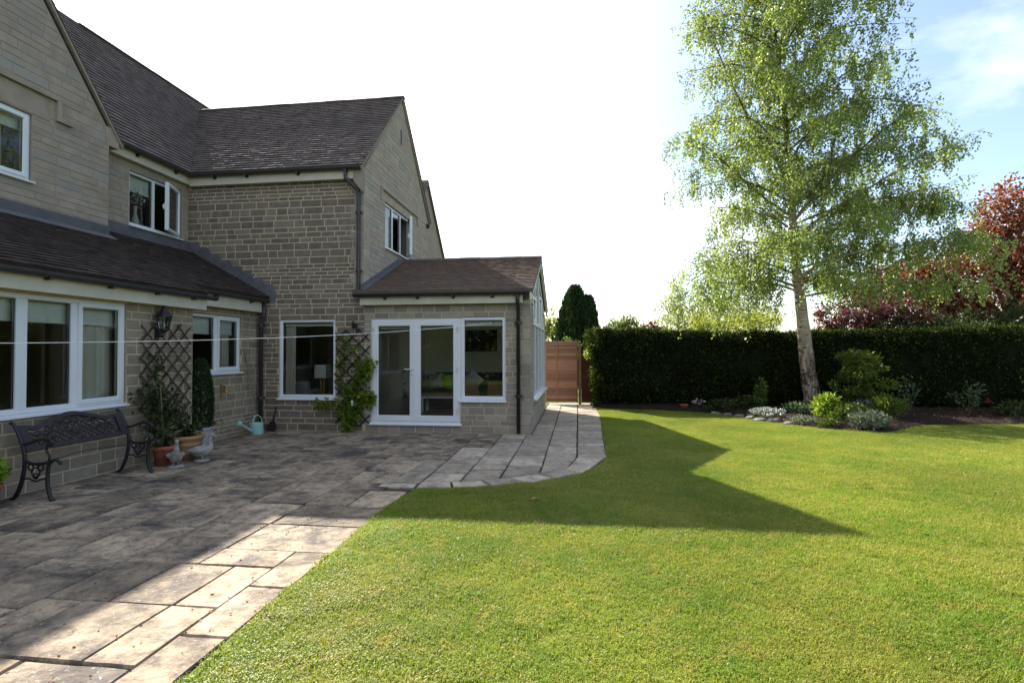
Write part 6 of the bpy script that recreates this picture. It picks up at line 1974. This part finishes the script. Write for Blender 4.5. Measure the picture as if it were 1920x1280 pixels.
# leaf litter and bark chips in the bed
k = 1500
P = np.stack([rng.uniform(3.4, 11.5, k), rng.uniform(10.7, 14.2, k), np.full(k, .0)], 1)
def in_bed(x, y):
    for (xa, ya), (xb, yb) in zip(BED_EDGE, BED_EDGE[1:]):
        if xa <= x <= xb: return y > ya + (yb - ya) * (x - xa) / (xb - xa) + .03
    return False
P = np.array([p for p in P if in_bed(p[0], p[1])])
def bed_h(x, y):
    ye = 11.0
    for (xa, ya), (xb, yb) in zip(BED_EDGE, BED_EDGE[1:]):
        if xa <= x <= xb: ye = ya + (yb - ya) * (x - xa) / (xb - xa)
    return .02 + .10 * math.sin(min(1, (y - ye) / (14.9 - ye) * 2.2) * PI / 2)
P[:, 2] = [bed_h(x, y) + .012 for x, y in P[:, :2]]
D = rng.normal(size=P.shape) * [1, 1, .25]
tag(quads_obj('bark_chips', leaf_quads(P, D, .055, .022), rng.random(len(P)), 'bark_chip'), kind='stuff')
# dry leaves on lawn and terrace
for (x, y, s_, lab) in ((-.49, 5.32, .055, 'curled dry leaf on the shaded grass in front of the curved paving'), (3.24, 6.35, .07, 'dry brown leaf alone on the sunlit lawn'), (-4.9, 5.9, .05, 'small orange dead leaf on the paving in front of the bench')):
    m = MB(); a = random.uniform(0, 6)
    m.add([(x, y, .045 if x > -1.8 else .008), (x + s_ * math.cos(a), y + s_ * math.sin(a), .055 if x > -1.8 else .02), (x + 1.9 * s_ * math.cos(a + .3), y + 1.9 * s_ * math.sin(a + .3), .04 if x > -1.8 else .008), (x + s_ * math.cos(a + .9), y + s_ * math.sin(a + .9), .065 if x > -1.8 else .026)], [(0, 1, 2, 3)])
    tag(m.build('dead_leaf', 'dry_leaf'), lab, 'leaf', 'dead leaves on the ground')
# moss and crumbs in the paving joints
k = 170
P = np.stack([rng.uniform(-3.4, -1.95, k), rng.uniform(1.6, 5.0, k), np.full(k, .006)], 1)
P[:, 0] = np.round((P[:, 0] + 6.39) / .15) * .15 - 6.39 + rng.normal(size=k) * .012
tag(quads_obj('joint_litter', leaf_quads(P, rng.normal(size=P.shape) * [1, 1, .3], .022, .012), rng.random(k), 'dry_leaf'), kind='stuff')

# ------------------------------------------------------------------ grass
clumps = []
for q in range(5):
    V_, F_, R_ = [], [], []
    for i in range(130):
        a = random.uniform(0, 2 * PI); r_ = .12 * math.sqrt(random.random())
        x, y = math.cos(a) * r_, math.sin(a) * r_
        L = random.uniform(.014, .032); w_ = random.uniform(.0015, .0026)
        az = random.uniform(0, 2 * PI); ln = random.uniform(.25, 1.05)
        dx_, dy_ = math.cos(az), math.sin(az)
        px_, py_ = -dy_ * w_, dx_ * w_
        m1 = (x + dx_ * L * .35 * ln, y + dy_ * L * .35 * ln, L * .62); tpt = (x + dx_ * L * ln, y + dy_ * L * ln, L * (1.0 - .35 * ln))
        o = len(V_)
        V_ += [(x - px_, y - py_, -.004), (x + px_, y + py_, -.004), (m1[0] + px_ * .8, m1[1] + py_ * .8, m1[2]), (m1[0] - px_ * .8, m1[1] - py_ * .8, m1[2]), tpt]
        F_ += [(o, o + 1, o + 2, o + 3), (o + 3, o + 2, o + 4)]
        rr_ = random.random(); R_ += [rr_, rr_]
    me = bpy.data.meshes.new('grass_clump'); me.from_pydata(V_, [], F_)
    at = me.attributes.new('rnd', 'FLOAT', 'FACE'); at.data.foreach_set('value', np.array(R_, dtype=np.float32))
    me.materials.append(MATS['grass_blade'])
    clumps.append(bpy.data.objects.new('grass_clump', me))
gc = bpy.data.collections.new('grass_clumps')                    # source meshes, not linked to the scene
for o in clumps: gc.objects.link(o)
# sheet of turf the blades grow from
gp = [(x + .03, y - .075) if -1.9 < x < .3 and 5.5 < y < 7.3 else (x, y) for x, y in [(x + (.085 if not -1.6 < x < .1 else 0), y) for x, y in LAWN_EDGE if y > 1.2]]
gp = [(-1.79, 1.2)] + gp + [b_ for b_ in BED_EDGE if b_[0] < 11.9] + [(12.5, 12.08), (12.5, 10.8), (3.4, 1.2)]
m = MB(); m.add([(x, y, .004) for x, y in gp], [tuple(range(len(gp) - 1, -1, -1))])
turf = m.build('grass', 'lawn_base', None)
tag(turf, kind='stuff')
ng = bpy.data.node_groups.new('grass_scatter', 'GeometryNodeTree')
ng.interface.new_socket('Geometry', in_out='INPUT', socket_type='NodeSocketGeometry')
ng.interface.new_socket('Geometry', in_out='OUTPUT', socket_type='NodeSocketGeometry')
gi, go = ng.nodes.new('NodeGroupInput'), ng.nodes.new('NodeGroupOutput')
dist = ng.nodes.new('GeometryNodeDistributePointsOnFaces'); dist.inputs['Density'].default_value = 240
ci_ = ng.nodes.new('GeometryNodeCollectionInfo'); ci_.inputs['Collection'].default_value = gc; ci_.inputs['Separate Children'].default_value = True; ci_.inputs['Reset Children'].default_value = True
iop = ng.nodes.new('GeometryNodeInstanceOnPoints'); iop.inputs['Pick Instance'].default_value = True
rv_ = ng.nodes.new('FunctionNodeRandomValue'); rv_.data_type = 'FLOAT_VECTOR'; rv_.inputs[0].default_value = (-.06, -.06, 0); rv_.inputs[1].default_value = (.06, .06, 6.283)
rs_ = ng.nodes.new('FunctionNodeRandomValue'); rs_.data_type = 'FLOAT'; rs_.inputs[2].default_value = .65; rs_.inputs[3].default_value = 1.12
jn = ng.nodes.new('GeometryNodeJoinGeometry')
ng.links.new(gi.outputs[0], dist.inputs['Mesh'])
ng.links.new(dist.outputs['Points'], iop.inputs['Points'])
ng.links.new(ci_.outputs[0], iop.inputs['Instance'])
ng.links.new(rv_.outputs[0], iop.inputs['Rotation'])
nz = ng.nodes.new('ShaderNodeTexNoise'); nz.inputs['Scale'].default_value = 4.5; nz.inputs['Detail'].default_value = 3
mr = ng.nodes.new('ShaderNodeMapRange'); mr.inputs[1].default_value = .34; mr.inputs[2].default_value = .66; mr.inputs[3].default_value = .75; mr.inputs[4].default_value = 1.3
mu = ng.nodes.new('ShaderNodeMath'); mu.operation = 'MULTIPLY'
ng.links.new(nz.outputs['Fac'], mr.inputs[0]); ng.links.new(mr.outputs[0], mu.inputs[0]); ng.links.new(rs_.outputs[1], mu.inputs[1])
ng.links.new(mu.outputs[0], iop.inputs['Scale'])
ng.links.new(gi.outputs[0], jn.inputs[0]); ng.links.new(iop.outputs[0], jn.inputs[0])
ng.links.new(jn.outputs[0], go.inputs[0])
md = turf.modifiers.new('grass', 'NODES'); md.node_group = ng
